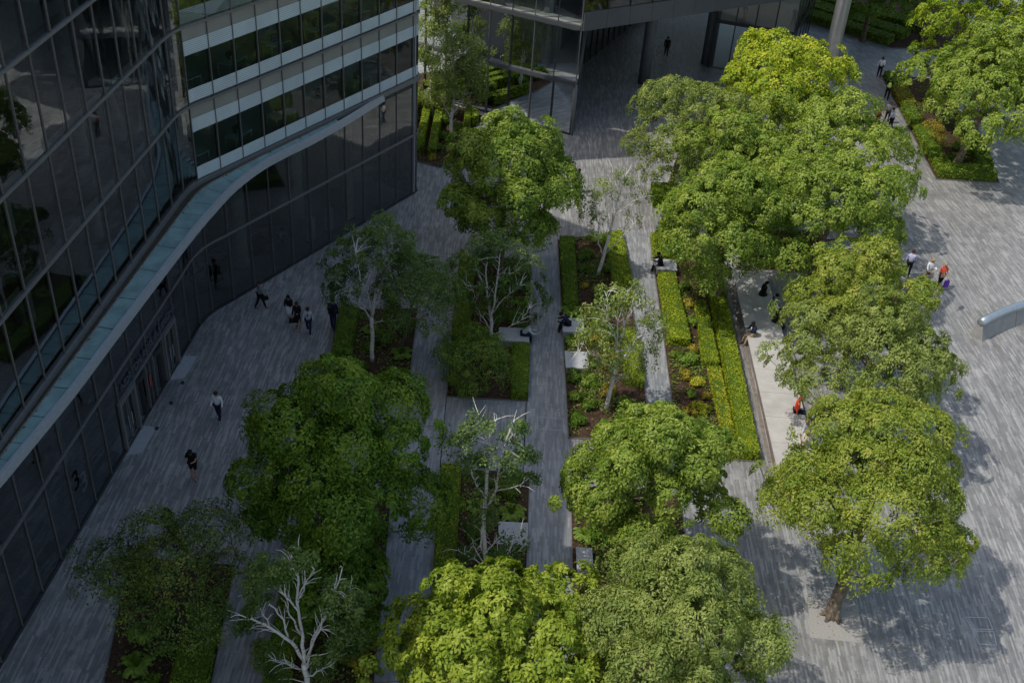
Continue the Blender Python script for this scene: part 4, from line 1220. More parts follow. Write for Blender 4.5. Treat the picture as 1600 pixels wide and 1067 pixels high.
# fallen leaves caught in the gutter
rng = np.random.default_rng(9)
C = []
for _ in range(420):
    i = int(rng.integers(4, k_ - 1)); f = rng.random()
    a = Vector(inner_can[i]).lerp(Vector(sm[i]), abs(rng.normal() * .07) + .16 if rng.random() < .8 else rng.random() * .5)
    b = Vector(inner_can[i + 1]).lerp(Vector(sm[i + 1]), .22)
    C.append((*(a.lerp(b, f)), 7.72))
C = np.array(C); N = np.tile([0, 0, 1.], (len(C), 1)) + rng.normal(size=C.shape) * .3
V, F = leaf_quads(C, rng.normal(size=C.shape) * [1, 1, .1], N, np.full(len(C), .11), np.full(len(C), .07))
tag(np_mesh('fallen_leaves', V, F, M['lf_open'], None, rng.random(len(C)) * .3), 'dark fallen leaves lying in the gutter of the teal canopy', 'leaves', kind='stuff')

# ---- entrance, between y 37.2 and 44.2
def door_frame(y0, y1, leaves=2, h=2.72, name='door'):
    x0, x1 = fA(y0)[0], fA(y1)[0]
    d = MB()
    d.obox((x0 + .02, y0), (x0 + .02, y0 + .2), .2, 0, h)
    d.obox((x1 + .02, y1 - .2), (x1 + .02, y1), .2, 0, h)
    d.obox((x0 + .02, y0 + .2), (x1 + .02, y1 - .2), .2, h - .24, h)
    fr = d.build('door_frame', M['metal'], bld)
    w = (y1 - y0 - .4) / leaves
    for k in range(leaves):
        a = y0 + .2 + k * w
        xa = fA(a)[0] + .01
        lf = MB()
        lf.obox((xa, a + .02), (xa, a + .09), .05, .04, h - .27); lf.obox((xa, a + w - .09), (xa, a + w - .02), .05, .04, h - .27)
        lf.obox((xa, a + .09), (xa, a + w - .09), .05, .04, .18); lf.obox((xa, a + .09), (xa, a + w - .09), .05, h - .4, h - .27)
        dr = lf.build('door', M['metal'], bld)
        g_ = MB(); g_.ribbon([(xa, a + .09), (xa, a + w - .09)], .18, h - .4); g_.build('glass', M['gl_low'], dr)
        hb = MB(); hy = a + (w - .16 if k == 0 else .16); hb.tube([(xa + .07, hy, .8), (xa + .07, hy, 1.5)], .02, 6); hb.build('handle', M['metal_lt'], dr)


door_frame(37.25, 39.0)
door_frame(42.6, 44.2)
# open dark bays with recessed revolving door drums
for (y0, y1) in ((39.05, 40.35), (41.2, 42.55)):
    xm = fA((y0 + y1) / 2)[0]; ym = (y0 + y1) / 2
    r = (y1 - y0) / 2 - .04
    mb = MB()
    for k in range(24):
        a0 = 2 * PI * k / 24
        if abs(math.cos(a0)) > .72: continue
        a1 = 2 * PI * (k + 1) / 24
        mb.ribbon([(xm - .5 + r * math.cos(a0), ym + r * math.sin(a0)), (xm - .5 + r * math.cos(a1), ym + r * math.sin(a1))], .03, 2.25)
    rd = mb.build('revolving_door', M['gl_low'], bld)
    w = MB()
    for k in range(3):
        a = k * PI / 3 + .3
        w.obox((xm - .5 - math.cos(a) * r * .95, ym - math.sin(a) * r * .95), (xm - .5 + math.cos(a) * r * .95, ym + math.sin(a) * r * .95), .045, .06, 2.2)
    w.build('door_wing', M['metal_dk'], rd)
    c_ = MB(); c_.tube([(xm - .5, ym, 2.25), (xm - .5, ym, 2.5)], r + .05, 20); c_.build('drum_top', M['metal_dk'], rd)
    j = MB()
    j.obox((fA(y0)[0], y0 - .02), (fA(y0)[0], y0 + .06), .14, 0, 2.5); j.obox((fA(y1)[0], y1 - .06), (fA(y1)[0], y1 + .02), .14, 0, 2.5)
    j.build('door_jamb', M['metal'], bld)
pn = MB(); pn.ribbon([fA(40.4), fA(41.15)], .12, 2.5); pn.build('ground_floor_pane', M['gl_low'], bld)
MB().ribbon([fA(37.2), fA(44.25)], 2.74, 4.02).build('sign_pane', M['gl_low'], bld)
MB().obox(fA(37.2), fA(44.25), .12, 2.6, 2.74).build('door_head', M['metal'], bld)
mb = MB(); mb.ribbon([(fA(40.6)[0] + .03, 40.6), (fA(40.85)[0] + .03, 40.85)], 1.1, 1.75)
tag(mb.build('poster', M['poster'], None), 'small red poster on the glass between the entrance doors', 'poster')
# metal thresholds and mats outside the doors
for (y0, y1) in ((37.0, 39.0), (42.6, 44.6)):
    MB().add([(fA(y0)[0] + .1, y0, .006), (fA(y0)[0] + .75, y0 + .3, .006), (fA(y1)[0] + .75, y1 + .1, .006), (fA(y1)[0] + .1, y1 + .1, .006)], [(0, 1, 2, 3)]).build('threshold', M['bench'], bld)
for k, y in enumerate((39.05, 40.95, 42.55)):
    mb = MB(); mb.tube([(fA(y)[0] + .78 + .0 * k, y - .1, 0), (fA(y)[0] + .78, y - .1, .10)], .085, 12)
    o = mb.build('floor_stop', M['metal_dk'])
    tag(o, ['small black floor stop nearest the framed doors at the near end of the entrance', 'small black floor stop at the middle of the entrance', 'small black floor stop by the dark revolving door at the far end'][k], 'door stop', 'black floor stops outside the entrance')


def text(body, size, loc, mat, name, parent, label=None, cat=None, space=1.0):
    cu = bpy.data.curves.new(name, 'FONT'); cu.body = body; cu.size = size; cu.extrude = .012; cu.space_character = space
    cu.align_x = 'LEFT'
    ob = bpy.data.objects.new(name, cu); COL.objects.link(ob)
    bpy.context.view_layer.update()
    me = bpy.data.meshes.new_from_object(ob.evaluated_get(bpy.context.evaluated_depsgraph_get()))
    bpy.data.objects.remove(ob)
    me.materials.clear(); me.materials.append(mat)
    # letters stand on a wall that faces +x: text x -> world +y (along the facade), text y -> z
    d = Vector((.0575, 1, 0)).normalized()
    R = Matrix((( d.x, 0, d.y), (d.y, 0, -d.x), (0, 1, 0))).to_4x4()
    me.transform(Matrix.Translation(loc) @ R)
    o = link(name, me, parent)
    return o


yw = 37.75
for word in ('NORTON', 'ROSE', 'FULBRIGHT'):
    o = text(word, .56, Vector((fA(yw)[0] + .06, yw, 3.0)), M['letters'], 'sign_lettering', bld, space=.92)
    yw = max(v.co.y for v in o.data.vertices) + .2
text('3', 1.35, Vector((fA(32.75)[0] + .17, 32.75, 1.6)), M['letters'], 'entrance_number', bld)

# ---- desks and chairs seen through the ribbed wing's windows
def desk(label, s, z, rot=0):
    x, y = fB(s); n = (.8571, -.5152)
    d = thing('office_desk', label, 'desk', (x - n[0] * 1.25, y - n[1] * 1.25, z), math.atan2(BD.y, BD.x) + rot, 'desks behind the office windows')
    MB().box(-.75, .75, -.38, .38, .71, .745).build('desktop', M['desk'], d)
    for sx in (-.7, .7):
        for sy in (-.33, .33):
            MB().box(sx - .025, sx + .025, sy - .025, sy + .025, 0, .71).build('leg', M['desk'], d)
    MB().box(-.25, .25, .1, .14, .85, 1.15).box(-.1, .1, .06, .18, .745, .76).box(-.02, .02, .1, .13, .76, .9).build('monitor', M['metal_dk'], d)


lv = ['lower ribbed storey', 'upper ribbed storey']
ordn = ['nearest the bend', 'second from the bend', 'third from the bend', 'fourth from the bend', 'last before the corner']
for j in range(2):
    for k, s in enumerate((.9, 4.0, 7.2, 10.3, 13.6)):
        desk(f'pale desk behind the windows of the {lv[j]}, {ordn[k]}', s, LV[2 + j] + .06, .2 if k % 2 else 0)
x, y = fB(.5); n = (.8571, -.5152)
t = thing('office_chair', 'dark red office chair behind the upper windows at the bend', 'chair', (x - n[0] * 2.0, y - n[1] * 2.0, LV[3] + .06))
MB().box(-.25, .25, -.25, .25, .44, .52).build('seat', M['chairred'], t)
MB().box(-.24, .24, .2, .27, .55, 1.05).build('backrest', M['chairred'], t)
mb = MB(); mb.tube([(0, 0, .06), (0, 0, .44)], .03, 8)
for k in range(5): mb.tube([(0, 0, .08), (math.cos(k * 1.257) * .3, math.sin(k * 1.257) * .3, .04)], .02, 6)
mb.build('base', M['metal_dk'], t)
# low seats in the lobby
for k, (s, w) in enumerate(((1.6, 2.2), (3.2, 3.4), (5.9, 2.6))):
    x, y = fB(s)
    t = thing('lobby_sofa', 'dark low sofa in the glazed lobby, ' + ['nearest the bend', 'farther inside', 'right of the round column'][k], 'sofa', (x - n[0] * w, y - n[1] * w, .03), math.atan2(BD.y, BD.x))
    MB().box(-.9, .9, -.4, .4, 0.08, .42).build('seat', M['wood'], t)
    MB().box(-.9, .9, .28, .42, .42, .78).build('backrest', M['wood'], t)
for k, s in enumerate((8.8, 10.4, 12.2)):
    x, y = fB(s)
    t = thing('display_stand', 'pale upright display stand in the lobby, ' + ['left one', 'middle one', 'right one'][k], 'stand', (x - n[0] * 1.0, y - n[1] * 1.0, .03), math.atan2(BD.y, BD.x))
    MB().box(-.25, .25, -.15, .15, 0, 1.5).build('panel', M['incol'], t)
    MB().box(-.32, .32, -.22, .22, 0, .04).build('foot', M['metal_dk'], t)

# ================================================================== FAR BUILDING (top centre)
fb = thing('glass_building', 'dark glass building at the top with a raised storey on round columns over the passage', 'building', (0, 0, 0))
Cc = (3.13, 74.2)
FD = Vector((-.909, .417))      # along the left front, away from the corner
def fF(s, dz=0): return (Cc[0] + FD.x * s, Cc[1] + FD.y * s)


for j, (z0, z1) in enumerate(((.08, 3.75), (4.05, 7.65), (8.15, 11.6))):
    for k in range(12):
        s0, s1 = k * 1.75, (k + 1) * 1.75
        MB().ribbon([fF(s0), fF(s1)], z0, z1).build('glass_pane', M['gl_b'], fb)
for k in range(13):
    p = fF(k * 1.75); q = (p[0] - FD.y * .0, p[1])
    MB().obox((p[0] - .0, p[1] - .14), (p[0], p[1] + .02), .07, 0, 26).build('mullion', M['metal_dk'] if k % 2 else M['metal'], fb)
for z in (3.9, 7.9, 11.8):
    mb = MB(); mb.band([fF(21), fF(0)], -.05, .18, z - .17, z + .12)
    mb.build('floor_edge', M['fascia'], fb)
MB().band([fF(21), fF(0)], -.1, .1, 0, .08).build('sill', M['metal_dk'], fb)
for z in (3.9, 7.9):
    MB().prism([fF(0.3), fF(21), (-12, 96), (4.3, 88.1), (3.3, 75.2)], z - .3, z + .0).build('floor_slab', M['slab'], fb)
MB().prism([fF(0.2), fF(21), (-12, 96), (4.2, 88.0), (3.2, 75.0)], .0, .03).build('lobby_floor', M['infloor'], fb)
for k, (s, w) in enumerate(((3.2, 1.6), (7.4, 1.6), (11.6, 1.6), (15.5, 1.6))):
    p = fF(s)
    mb = MB(); mb.tube([(p[0] + .417 * w, p[1] + .909 * w, 0), (p[0] + .417 * w, p[1] + .909 * w, 11.6)], .42, 18); mb.build('inner_column', M['column'], fb, smooth=True)
MB().ribbon([(-10, 92), (-6, 84.5), (2.0, 80.4), (3.6, 86)], 0, 11.8).build('partition', M['inwall'], fb)
# round corner column outside
mb = MB(); mb.tube([(3.13, 74.25, 0), (3.13, 74.25, 3.75)], .15, 18); mb.build('corner_column', M['column'], fb, smooth=True)
# passage wall going back under the raised storey
pw = [(3.33, 75.0), (4.15, 87.9), (8.9, 99.0), (12, 106)]
for k in range(9):
    a = Vector(pw[1]).lerp(Vector(pw[2]), k / 9); b = Vector(pw[1]).lerp(Vector(pw[2]), (k + 1) / 9)
    MB().ribbon([tuple(a), tuple(b)], .9, 4.6).build('passage_window', M['gl_b'], fb)
    MB().obox(tuple(a), tuple(a + Vector((.05, .05))), .12, .0, 5.0).build('passage_mullion', M['metal_dk'], fb)
MB().ribbon(pw[1:], 0, .9).build('passage_plinth', M['metal_dk'], fb)
MB().ribbon(pw[:2], 0, 7.6).build('passage_wall', M['fascia'], fb)
MB().ribbon([(3.9, 88.6), (8.4, 99.4)], 0, 7.6).build('passage_inner_wall', M['inwall'], fb)
# raised storey: fascia and glass going right from the corner, soffit
RDv = Vector((.8415, .5402))
def fR(s): return (Cc[0] + .1 + RDv.x * s, Cc[1] - .15 + RDv.y * s)
mb = MB()
for k in range(16):
    MB().obox(fR(k * 1.9), fR(k * 1.9 + 1.88), .16, 7.72, 9.0).build('fascia_panel', M['fascia'], fb)
for k in range(16):
    a, b = fR(k * 1.9), fR(k * 1.9 + 1.9)
    MB().ribbon([a, b], 9.02, 12.6).build('raised_glass_pane', M['gl_b'], fb)
    MB().obox((a[0], a[1] - .1), (a[0], a[1] + .02), .06, 9.0, 26).build('raised_mullion', M['metal_dk'], fb)
up = [fR(.1), fR(30.4), (20, 108), (-14, 98), fF(21), fF(0.1)]
MB().prism([fR(.12), fR(30.3), (24, 116), (-10, 104), (-12, 96), (3.2, 76)], 7.74, 8.0).build('soffit', M['fascia'], fb)
MB().ribbon([fR(.3 + 0), fR(30)] , 9.0, 9.06).build('glass_base', M['metal_dk'], fb)
MB().prism([(fR(2)[0] + .2, fR(2)[1] + 2.5), (fR(30)[0] + .2, fR(30)[1] + 2.5), (24, 114), (-8, 100), (-9, 88)], 9.1, 12.6).build('raised_core', M['lf_dark'] if False else M['inwall'], fb)
TB = 34
mb = MB(); mb.ribbon([fF(21), fF(0)], 11.9, TB); mb.ribbon([fR(0), fR(30.4)], 12.6, TB); mb.ribbon([fR(30.4), (24, 116), (-14, 108), fF(21)], 7.8, TB)
mb.build('upper_glazing', M['fascia'], fb)
MB().prism([fF(0), fR(30.4), (24, 116), (-14, 108), fF(21)], TB, TB + .3).build('roof', M['roof'], fb)
for (x, y, r, nm) in ((8.95, 84.95, .46, 0), (14.55, 90.2, .52, 0)):
    mb = MB(); mb.tube([(x, y, 0), (x, y, 7.74)], r, 24); mb.build('column', M['column'], fb, smooth=True)
# glazed lobby right of the passage
gl = thing('glazed_lobby', 'glass-walled ground floor lobby right of the second round column', 'lobby', (0, 0, 0))
g0, g1 = Vector((14.6, 89.35)), Vector((20.6, 87.5))
for k in range(4):
    a = g0.lerp(g1, k / 4); b = g0.lerp(g1, (k + 1) / 4)
    MB().ribbon([tuple(a), tuple(b)], .1, 3.85).build('glass_pane', M['gl_b'], gl)
    MB().ribbon([tuple(a), tuple(b)], 4.1, 8.6).build('glass_pane', M['gl_b'], gl)
for k in range(5):
    a = g0.lerp(g1, k / 4)
    MB().obox((a.x, a.y - .1), (a.x, a.y + .05), .08, 0, 9.5).build('mullion', M['metal_dk'], gl)
MB().ribbon([tuple(g1), (24.5, 99)], .1, 8.6).build('side_glass', M['gl_b'], gl)
for k in range(1, 6):
    a = g1.lerp(Vector((24.5, 99)), k / 5)
    MB().obox((a.x, a.y - .05), (a.x, a.y + .05), .08, 0, 9.5).build('mullion', M['metal_dk'], gl)
MB().band([tuple(g0), tuple(g1), (24.5, 99)], -.05, .15, 3.85, 4.1).build('transom', M['metal_dk'], gl)
MB().prism([tuple(g0 + Vector((.1, .3))), tuple(g1 + Vector((-.1, .3))), (24.2, 99), (16, 102)], 3.8, 3.95).build('floor_slab', M['infloor'], gl)
MB().prism([tuple(g0 + Vector((.1, .3))), tuple(g1 + Vector((-.1, .3))), (24.2, 99), (16, 102)], 0, .03).build('floor', M['infloor'], gl)

# tall steel mast
t = thing('steel_mast', 'thick tall brushed steel column rising behind the yellow tree', 'column', (*at(1270, 210), 0))
mb = MB(); mb.tube([(0, 0, 0), (0, 0, 30)], .50, 32); mb.build('shaft', M['mast'], t, smooth=True)
mb = MB(); mb.tube([(0, 0, 0), (0, 0, .12)], .9, 32); mb.build('base_plate', M['metal'], t)

# ================================================================== PEOPLE
PM = {}
def pm(name, col, rough=.8):
    if name not in PM: PM[name] = pbr(name, col, rough, .2, var=.12, scale=15)
    return PM[name]


COLS = {'skin': (.42, .24, .17), 'skin_d': (.16, .085, .05), 'white': (.72, .74, .78), 'pale': (.45, .50, .56), 'grey': (.20, .21, .22), 'black': (.012, .012, .014), 'navy': (.015, .022, .05), 'jean': (.08, .12, .20),
        'dkjean': (.018, .025, .05), 'beige': (.40, .30, .20), 'orange': (.75, .10, .05), 'lime': (.62, 1.0, .12), 'blue': (.02, .06, .35), 'lilac': (.52, .50, .68), 'red': (.42, .04, .03), 'brown': (.06, .03, .018), 'blond': (.38, .26, .12), 'purple': (.16, .06, .38), 'cream': (.62, .55, .45), 'silver': (.7, .72, .75)}


def cm(n): return pm('cloth_' + n if 'skin' not in n else n, COLS[n])


def skin_mesh(name, V, E, Rr, mat, parent, sub=1, root=0):
    me = bpy.data.meshes.new(name + '_tmp')
    me.from_pydata(V, E, [])
    ob = bpy.data.objects.new(name + '_tmp', me); COL.objects.link(ob)
    ob.modifiers.new('s', 'SKIN')
    sv = me.skin_vertices[0].data
    for i, r in enumerate(Rr):
        sv[i].radius = (r, r) if not isinstance(r, tuple) else r
        sv[i].use_root = (i == root)
    m2 = ob.modifiers.new('u', 'SUBSURF'); m2.levels = sub; m2.render_levels = sub
    dg = bpy.context.evaluated_depsgraph_get()
    dg.update()
    res = bpy.data.meshes.new_from_object(ob.evaluated_get(dg))
    bpy.data.objects.remove(ob); bpy.data.meshes.remove(me)
    res.name = name
    res.materials.clear(); res.materials.append(mat); res.shade_smooth()
    return link(name, res, parent)


def person(label, x, y, face, top='white', bottom='black', hair='brown', skin='skin', h=1.73, legs=((18, 5), (-16, 12)), arms=((10, 20, 8), (-12, 25, 8)), lean=3, head=12,
           sleeve='long', lower='trousers', shoes='black', long_hair=False, bald=False, seat=None, vest=None, group=None, female=False, z=0, jacket=None):
    """face = heading in degrees (0 = +y, 90 = +x). angles: legs (hip forward, knee bend), arms (raise, elbow, spread)"""
    k = h / 1.73
    t = thing('person', label, 'person', (x, y, z), -math.radians(face), group)
    r = math.radians
    hipz = .90
    P = {}
    P['pel'] = Vector((0, 0, .95))
    l = r(lean)
    up = Vector((0, math.sin(l), math.cos(l)))
    P['waist'] = P['pel'] + up * .14
    P['chest'] = P['pel'] + up * .34
    P['neckb'] = P['pel'] + up * .50
    hd = r(lean + head)
    hu = Vector((0, math.sin(hd), math.cos(hd)))
    P['neck'] = P['neckb'] + hu * .07
    P['head'] = P['neckb'] + hu * .18
    P['crown'] = P['neckb'] + hu * .27
    sw = .165 if female else .185
    for s, sd in ((-1, 'l'), (1, 'r')):
        a, kb = legs[0 if s < 0 else 1]
        a, kb = r(a), r(kb)
        P['hip' + sd] = P['pel'] + Vector((s * .095, 0, -.05))
        P['knee' + sd] = P['hip' + sd] + Vector((s * .01, math.sin(a), -math.cos(a))) * .43
        b = a - kb
        P['ank' + sd] = P['knee' + sd] + Vector((0, math.sin(b), -math.cos(b))) * .41
        P['heel' + sd] = P['ank' + sd] + Vector((0, -.03, -.05))
        P['toe' + sd] = P['ank' + sd] + Vector((s * .02, .16 * math.cos(min(0, b) * .5), -.055 + .10 * math.sin(min(0, b))))
        P['sh' + sd] = P['pel'] + up * .47 + Vector((s * sw, 0, 0))
        ra, el, sp = arms[0 if s < 0 else 1]
        ra, el, sp = r(ra), r(el), r(sp)
        ra += l * .3
        P['elb' + sd] = P['sh' + sd] + Vector((s * math.sin(sp), math.sin(ra) * math.cos(sp), -math.cos(ra) * math.cos(sp))) * .29
        c = ra + el
        inw = -.35 if el > 1 else 0
        P['wr' + sd] = P['elb' + sd] + Vector((s * (math.sin(sp) * .5 + inw), math.sin(c), -math.cos(c))).normalized() * .25
        P['pm' + sd] = P['wr' + sd] + (P['wr' + sd] - P['elb' + sd]).normalized() * .075
    low = min(P['heell'].z, P['heelr'].z, P['toel'].z, P['toer'].z) - .02
    dz = -low if seat is None else (seat + .10 - P['pel'].z)
    for q in P.values(): q.z += dz
    for q in P.values(): q *= k
    V = []; E = []; R_ = []; idx = {}

    def addv(n_, rad):
        V.append(tuple(P[n_])); R_.append(rad * k if not isinstance(rad, tuple) else (rad[0] * k, rad[1] * k)); idx[n_] = len(V) - 1

    def e(a, b): E.append((idx[a], idx[b]))
    for n_, rad in (('pel', .112), ('waist', .092), ('chest', .115), ('neckb', .065), ('neck', .055), ('head', .092), ('crown', .07)): addv(n_, rad)
    for a, b in (('pel', 'waist'), ('waist', 'chest'), ('chest', 'neckb'), ('neckb', 'neck'), ('neck', 'head'), ('head', 'crown')): e(a, b)
    for sd in 'lr':
        for n_, rad in (('hip' + sd, .085), ('knee' + sd, .055), ('ank' + sd, .038), ('toe' + sd, .032), ('sh' + sd, .055), ('elb' + sd, .038), ('wr' + sd, .026), ('pm' + sd, .034)): addv(n_, rad)
        e('pel', 'hip' + sd); e('hip' + sd, 'knee' + sd); e('knee' + sd, 'ank' + sd); e('ank' + sd, 'toe' + sd)
        e('chest', 'sh' + sd); e('sh' + sd, 'elb' + sd); e('elb' + sd, 'wr' + sd); e('wr' + sd, 'pm' + sd)
        # fingers and thumb
        d = (P['pm' + sd] - P['wr' + sd]).normalized()
        side = d.cross(Vector((0, 0, 1)) if abs(d.z) < .8 else Vector((0, 1, 0))).normalized()
        curl = side.cross(d).normalized()
        for q in range(4):
            o = P['pm' + sd] + side * (q - 1.5) * .019 * k + d * .015 * k
            L_ = (.062, .072, .068, .055)[q] * k
            a1 = o + d * L_ * .55 + curl * .01 * k; a2 = o + d * L_ + curl * .026 * k
            i0 = len(V)
            V.append(tuple(a1)); R_.append(.0088 * k); V.append(tuple(a2)); R_.append(.0075 * k)
            E.append((idx['pm' + sd], i0)); E.append((i0, i0 + 1))
        th_ = P['wr' + sd] + d * .03 * k + side * (.042 if sd == 'l' else -.042) * k
        i0 = len(V); V.append(tuple(th_)); R_.append(.011 * k); V.append(tuple(th_ + d * .035 * k + curl * .012 * k)); R_.append(.009 * k)
        E.append((idx['pm' + sd], i0)); E.append((i0, i0 + 1))
    # nose and chin
    fwd = Vector((0, math.cos(hd), -math.sin(hd)))
    for off, rad in ((P['head'] + fwd * .105 * k - hu * .0 * k, .016), (P['head'] + fwd * .075 * k - hu * .075 * k, .03)):
        V.append(tuple(off)); R_.append(rad * k); E.append((idx['head'], len(V) - 1))
    skin_mesh('body', V, E, R_, cm(skin), t)
    # eyes
    for s in (-1, 1):
        m_ = MB(); c_ = P['head'] + fwd * .086 * k + Vector((s * .032 * k, 0, 0)) + hu * .012 * k
        m_.ball(tuple(c_), .011 * k, 6, 4); m_.build('eye', cm('black'), t)
        m_ = MB(); c_ = P['head'] + Vector((s * .092 * k, 0, 0)) - hu * .005 * k
        m_.ball(tuple(c_), .022 * k, 6, 4, (.5, .8, 1.2)); m_.build('ear', cm(skin), t)

    def garment(name, names, edges, rads, mat, ends={}):
        v = [tuple(P[n_]) for n_ in names]; ii = {n_: i for i, n_ in enumerate(names)}
        skin_mesh(name, v, [(ii[a], ii[b]) for a, b in edges], [q * k for q in rads], mat, t)
    # top
    names = ['pel', 'waist', 'chest', 'neckb', 'shl', 'shr', 'elbl', 'elbr']
    rads = [.158, .145, .172, .088, .084, .084, .056, .056]
    P['neckb0'] = P['neckb'].copy()
    edges = [('pel', 'waist'), ('waist', 'chest'), ('chest', 'neckb'), ('chest', 'shl'), ('chest', 'shr'), ('shl', 'elbl'), ('shr', 'elbr')]
    if sleeve == 'long':
        names += ['wrl', 'wrr']; rads += [.036, .036]; edges += [('elbl', 'wrl'), ('elbr', 'wrr')]
    elif sleeve == 'short':
        P['elbl_'] = P['shl'].lerp(P['elbl'], .65); P['elbr_'] = P['shr'].lerp(P['elbr'], .65)
        names[6] = 'elbl_'; names[7] = 'elbr_'
        edges[-2] = ('shl', 'elbl_'); edges[-1] = ('shr', 'elbr_')
    garment('shirt' if not jacket else 'jacket', names, edges, rads, cm(top))
    if jacket:   # shirt front showing at the chest
        m_ = MB(); c_ = P['chest'] + Vector((0, .150 * k, .02 * k)); m_.ball(tuple(c_), .09 * k, 8, 5, (.5, .35, 1.2)); m_.build('shirt_front', cm(jacket), t)
    if vest:
        garment('vest', ['pel', 'waist', 'chest', 'neckb'], [('pel', 'waist'), ('waist', 'chest'), ('chest', 'neckb')], [.175, .165, .195, .11], cm(vest))
        m_ = MB()
        for zz in (P['waist'].z, ): m_.tube([tuple(Vector((math.cos(a) * .172 * k, math.sin(a) * .172 * k + P['waist'].y, zz))) for a in [i * 2 * PI / 16 for i in range(17)]], .016, 6)
        m_.build('reflective_band', cm('silver'), t)
    # lower
    if lower in ('trousers', 'shorts'):
        nm = ['pel', 'hipl', 'hipr', 'kneel', 'kneer']; rd = [.150, .108, .108, .074, .074]
        ed = [('pel', 'hipl'), ('pel', 'hipr'), ('hipl', 'kneel'), ('hipr', 'kneer')]
        if lower == 'trousers':
            nm += ['ankl', 'ankr']; rd += [.056, .056]; ed += [('kneel', 'ankl'), ('kneer', 'ankr')]
        else:
            P['kneel_'] = P['hipl'].lerp(P['kneel'], .85); P['kneer_'] = P['hipr'].lerp(P['kneer'], .85)
            nm[3], nm[4] = 'kneel_', 'kneer_'; rd[3] = rd[4] = .088
            ed[2] = ('hipl', 'kneel_'); ed[3] = ('hipr', 'kneer_')
        garment(lower, nm, ed, rd, cm(bottom))
    else:
        m_ = MB()
        kz = (P['kneel'] + P['kneer']) / 2
        hem = kz + Vector((0, 0, -.02 if lower == 'skirt' else -.3) ) * k
        if lower == 'robe': hem = (P['ankl'] + P['ankr']) / 2
        pts = [P['waist'] + Vector((0, 0, .02)), P['pel'], P['pel'].lerp(hem, .5), hem]
        rr = [.125, .165, .175, .17] if lower == 'skirt' else [.14, .20, .26, .30]
        m_.tube(pts, [q * k for q in rr], 14)
        m_.build('skirt' if lower == 'skirt' else 'robe', cm(bottom), t, smooth=True)
    # shoes
    for sd in 'lr':
        skin_mesh('shoe', [tuple(P['heel' + sd]), tuple(P['ank' + sd].lerp(P['toe' + sd], .5) + Vector((0, 0, -.02))), tuple(P['toe' + sd])], [(0, 1), (1, 2)], [.042 * k, .044 * k, .038 * k], cm(shoes), t)
    # hair
    if not bald:
        m_ = MB(); c_ = P['head'] + hu * .035 * k - fwd * .018 * k
        m_.ball((0, 0, 0), .112 * k, 12, 8, (.95, 1.05, 1.0), top=.62)
        rot = Matrix.Rotation(-(hd - .35), 4, 'X')
        m_.v = [tuple(rot @ Vector(v_) + c_) for v_ in m_.v]
        m_.build('hair', cm(hair), t, smooth=True)
        if long_hair:
            skin_mesh('long_hair', [tuple(P['head'] - fwd * .05 * k), tuple(P['neckb'] - fwd * .10 * k), tuple(P['chest'] - Vector((0, .15 * k, -.02)))], [(0, 1), (1, 2)], [.10 * k, .10 * k, .06 * k], cm(hair), t)
    t['_P'] = 0
    del t['_P']
    c_, s_ = math.cos(-math.radians(face)), math.sin(-math.radians(face))
    return {n_: (x + c_ * q.x - s_ * q.y, y + s_ * q.x + c_ * q.y, z + q.z) for n_, q in P.items()}


def bag(name, label, cat, c, size, mat, rot=0, strap=None):
    t = thing(name, label, cat, (c[0], c[1], c[2]), rot)
    w, d, h = size
    mb = MB()
    n_ = 5
    for i in range(n_):
        f0, f1 = i / n_, (i + 1) / n_
        s0 = 1 - .12 * abs(f0 - .35) * 2; s1 = 1 - .12 * abs(f1 - .35) * 2
        vs = [(-w / 2 * s0, -d / 2 * s0, h * f0), (w / 2 * s0, -d / 2 * s0, h * f0), (w / 2 * s0, d / 2 * s0, h * f0), (-w / 2 * s0, d / 2 * s0, h * f0),
              (-w / 2 * s1, -d / 2 * s1, h * f1), (w / 2 * s1, -d / 2 * s1, h * f1), (w / 2 * s1, d / 2 * s1, h * f1), (-w / 2 * s1, d / 2 * s1, h * f1)]
        mb.add(vs, [(0, 3, 2, 1), (4, 5, 6, 7), (0, 1, 5, 4), (1, 2, 6, 5), (2, 3, 7, 6), (3, 0, 4, 7)])
    mb.build('pouch', mat, t)
    mb = MB(); mb.tube([(-w * .3, 0, h * .96), (-w * .2, 0, h + .10), (w * .2, 0, h + .10), (w * .3, 0, h * .96)], .012, 6)
    mb.build('handle', mat, t)
    return t


STAND = ((3, 4), (-2, 4))
WALK = ((17, 5), (-13, 18))
WALK2 = ((-14, 20), (16, 5))
PHONE = ((38, 75, 6), (34, 80, 6))
g = lambda px, py: at(px, py, 0)
p1 = person('man in white shirt and dark trousers walking alone near the entrance doors', *g(343, 657), 192, 'white', 'navy', 'brown', legs=((12, 4), (-8, 10)), arms=((-6, 30, 10), (8, 25, 9)))
p2 = person('person in black t-shirt and shorts standing on the left paving looking at a phone', *g(304, 748), 178, 'black', 'black', 'black', sleeve='short', lower='shorts', legs=((4, 0), (-5, 3)), arms=PHONE, head=30, h=1.75)
p3 = person('person with dark hair half hidden behind the dark open tree', *at(270, 842), 250, 'black', 'black', 'black', long_hair=True, legs=STAND, arms=((25, 70, 4), (30, 60, 4)))
p4 = person('person in grey top striding beside the glass wall with a dark bag', *g(408, 482), 55, 'grey', 'black', 'brown', legs=((-15, 12), (18, 4)), arms=((-8, 20, 8), (10, 20, 8)), female=True, h=1.70)
b_ = bag('handbag', 'dark shoulder bag carried by the striding person in grey', 'bag', (p4['wrr'][0], p4['wrr'][1], p4['wrr'][2] - .28), (.32, .14, .24), cm('black'), .6)
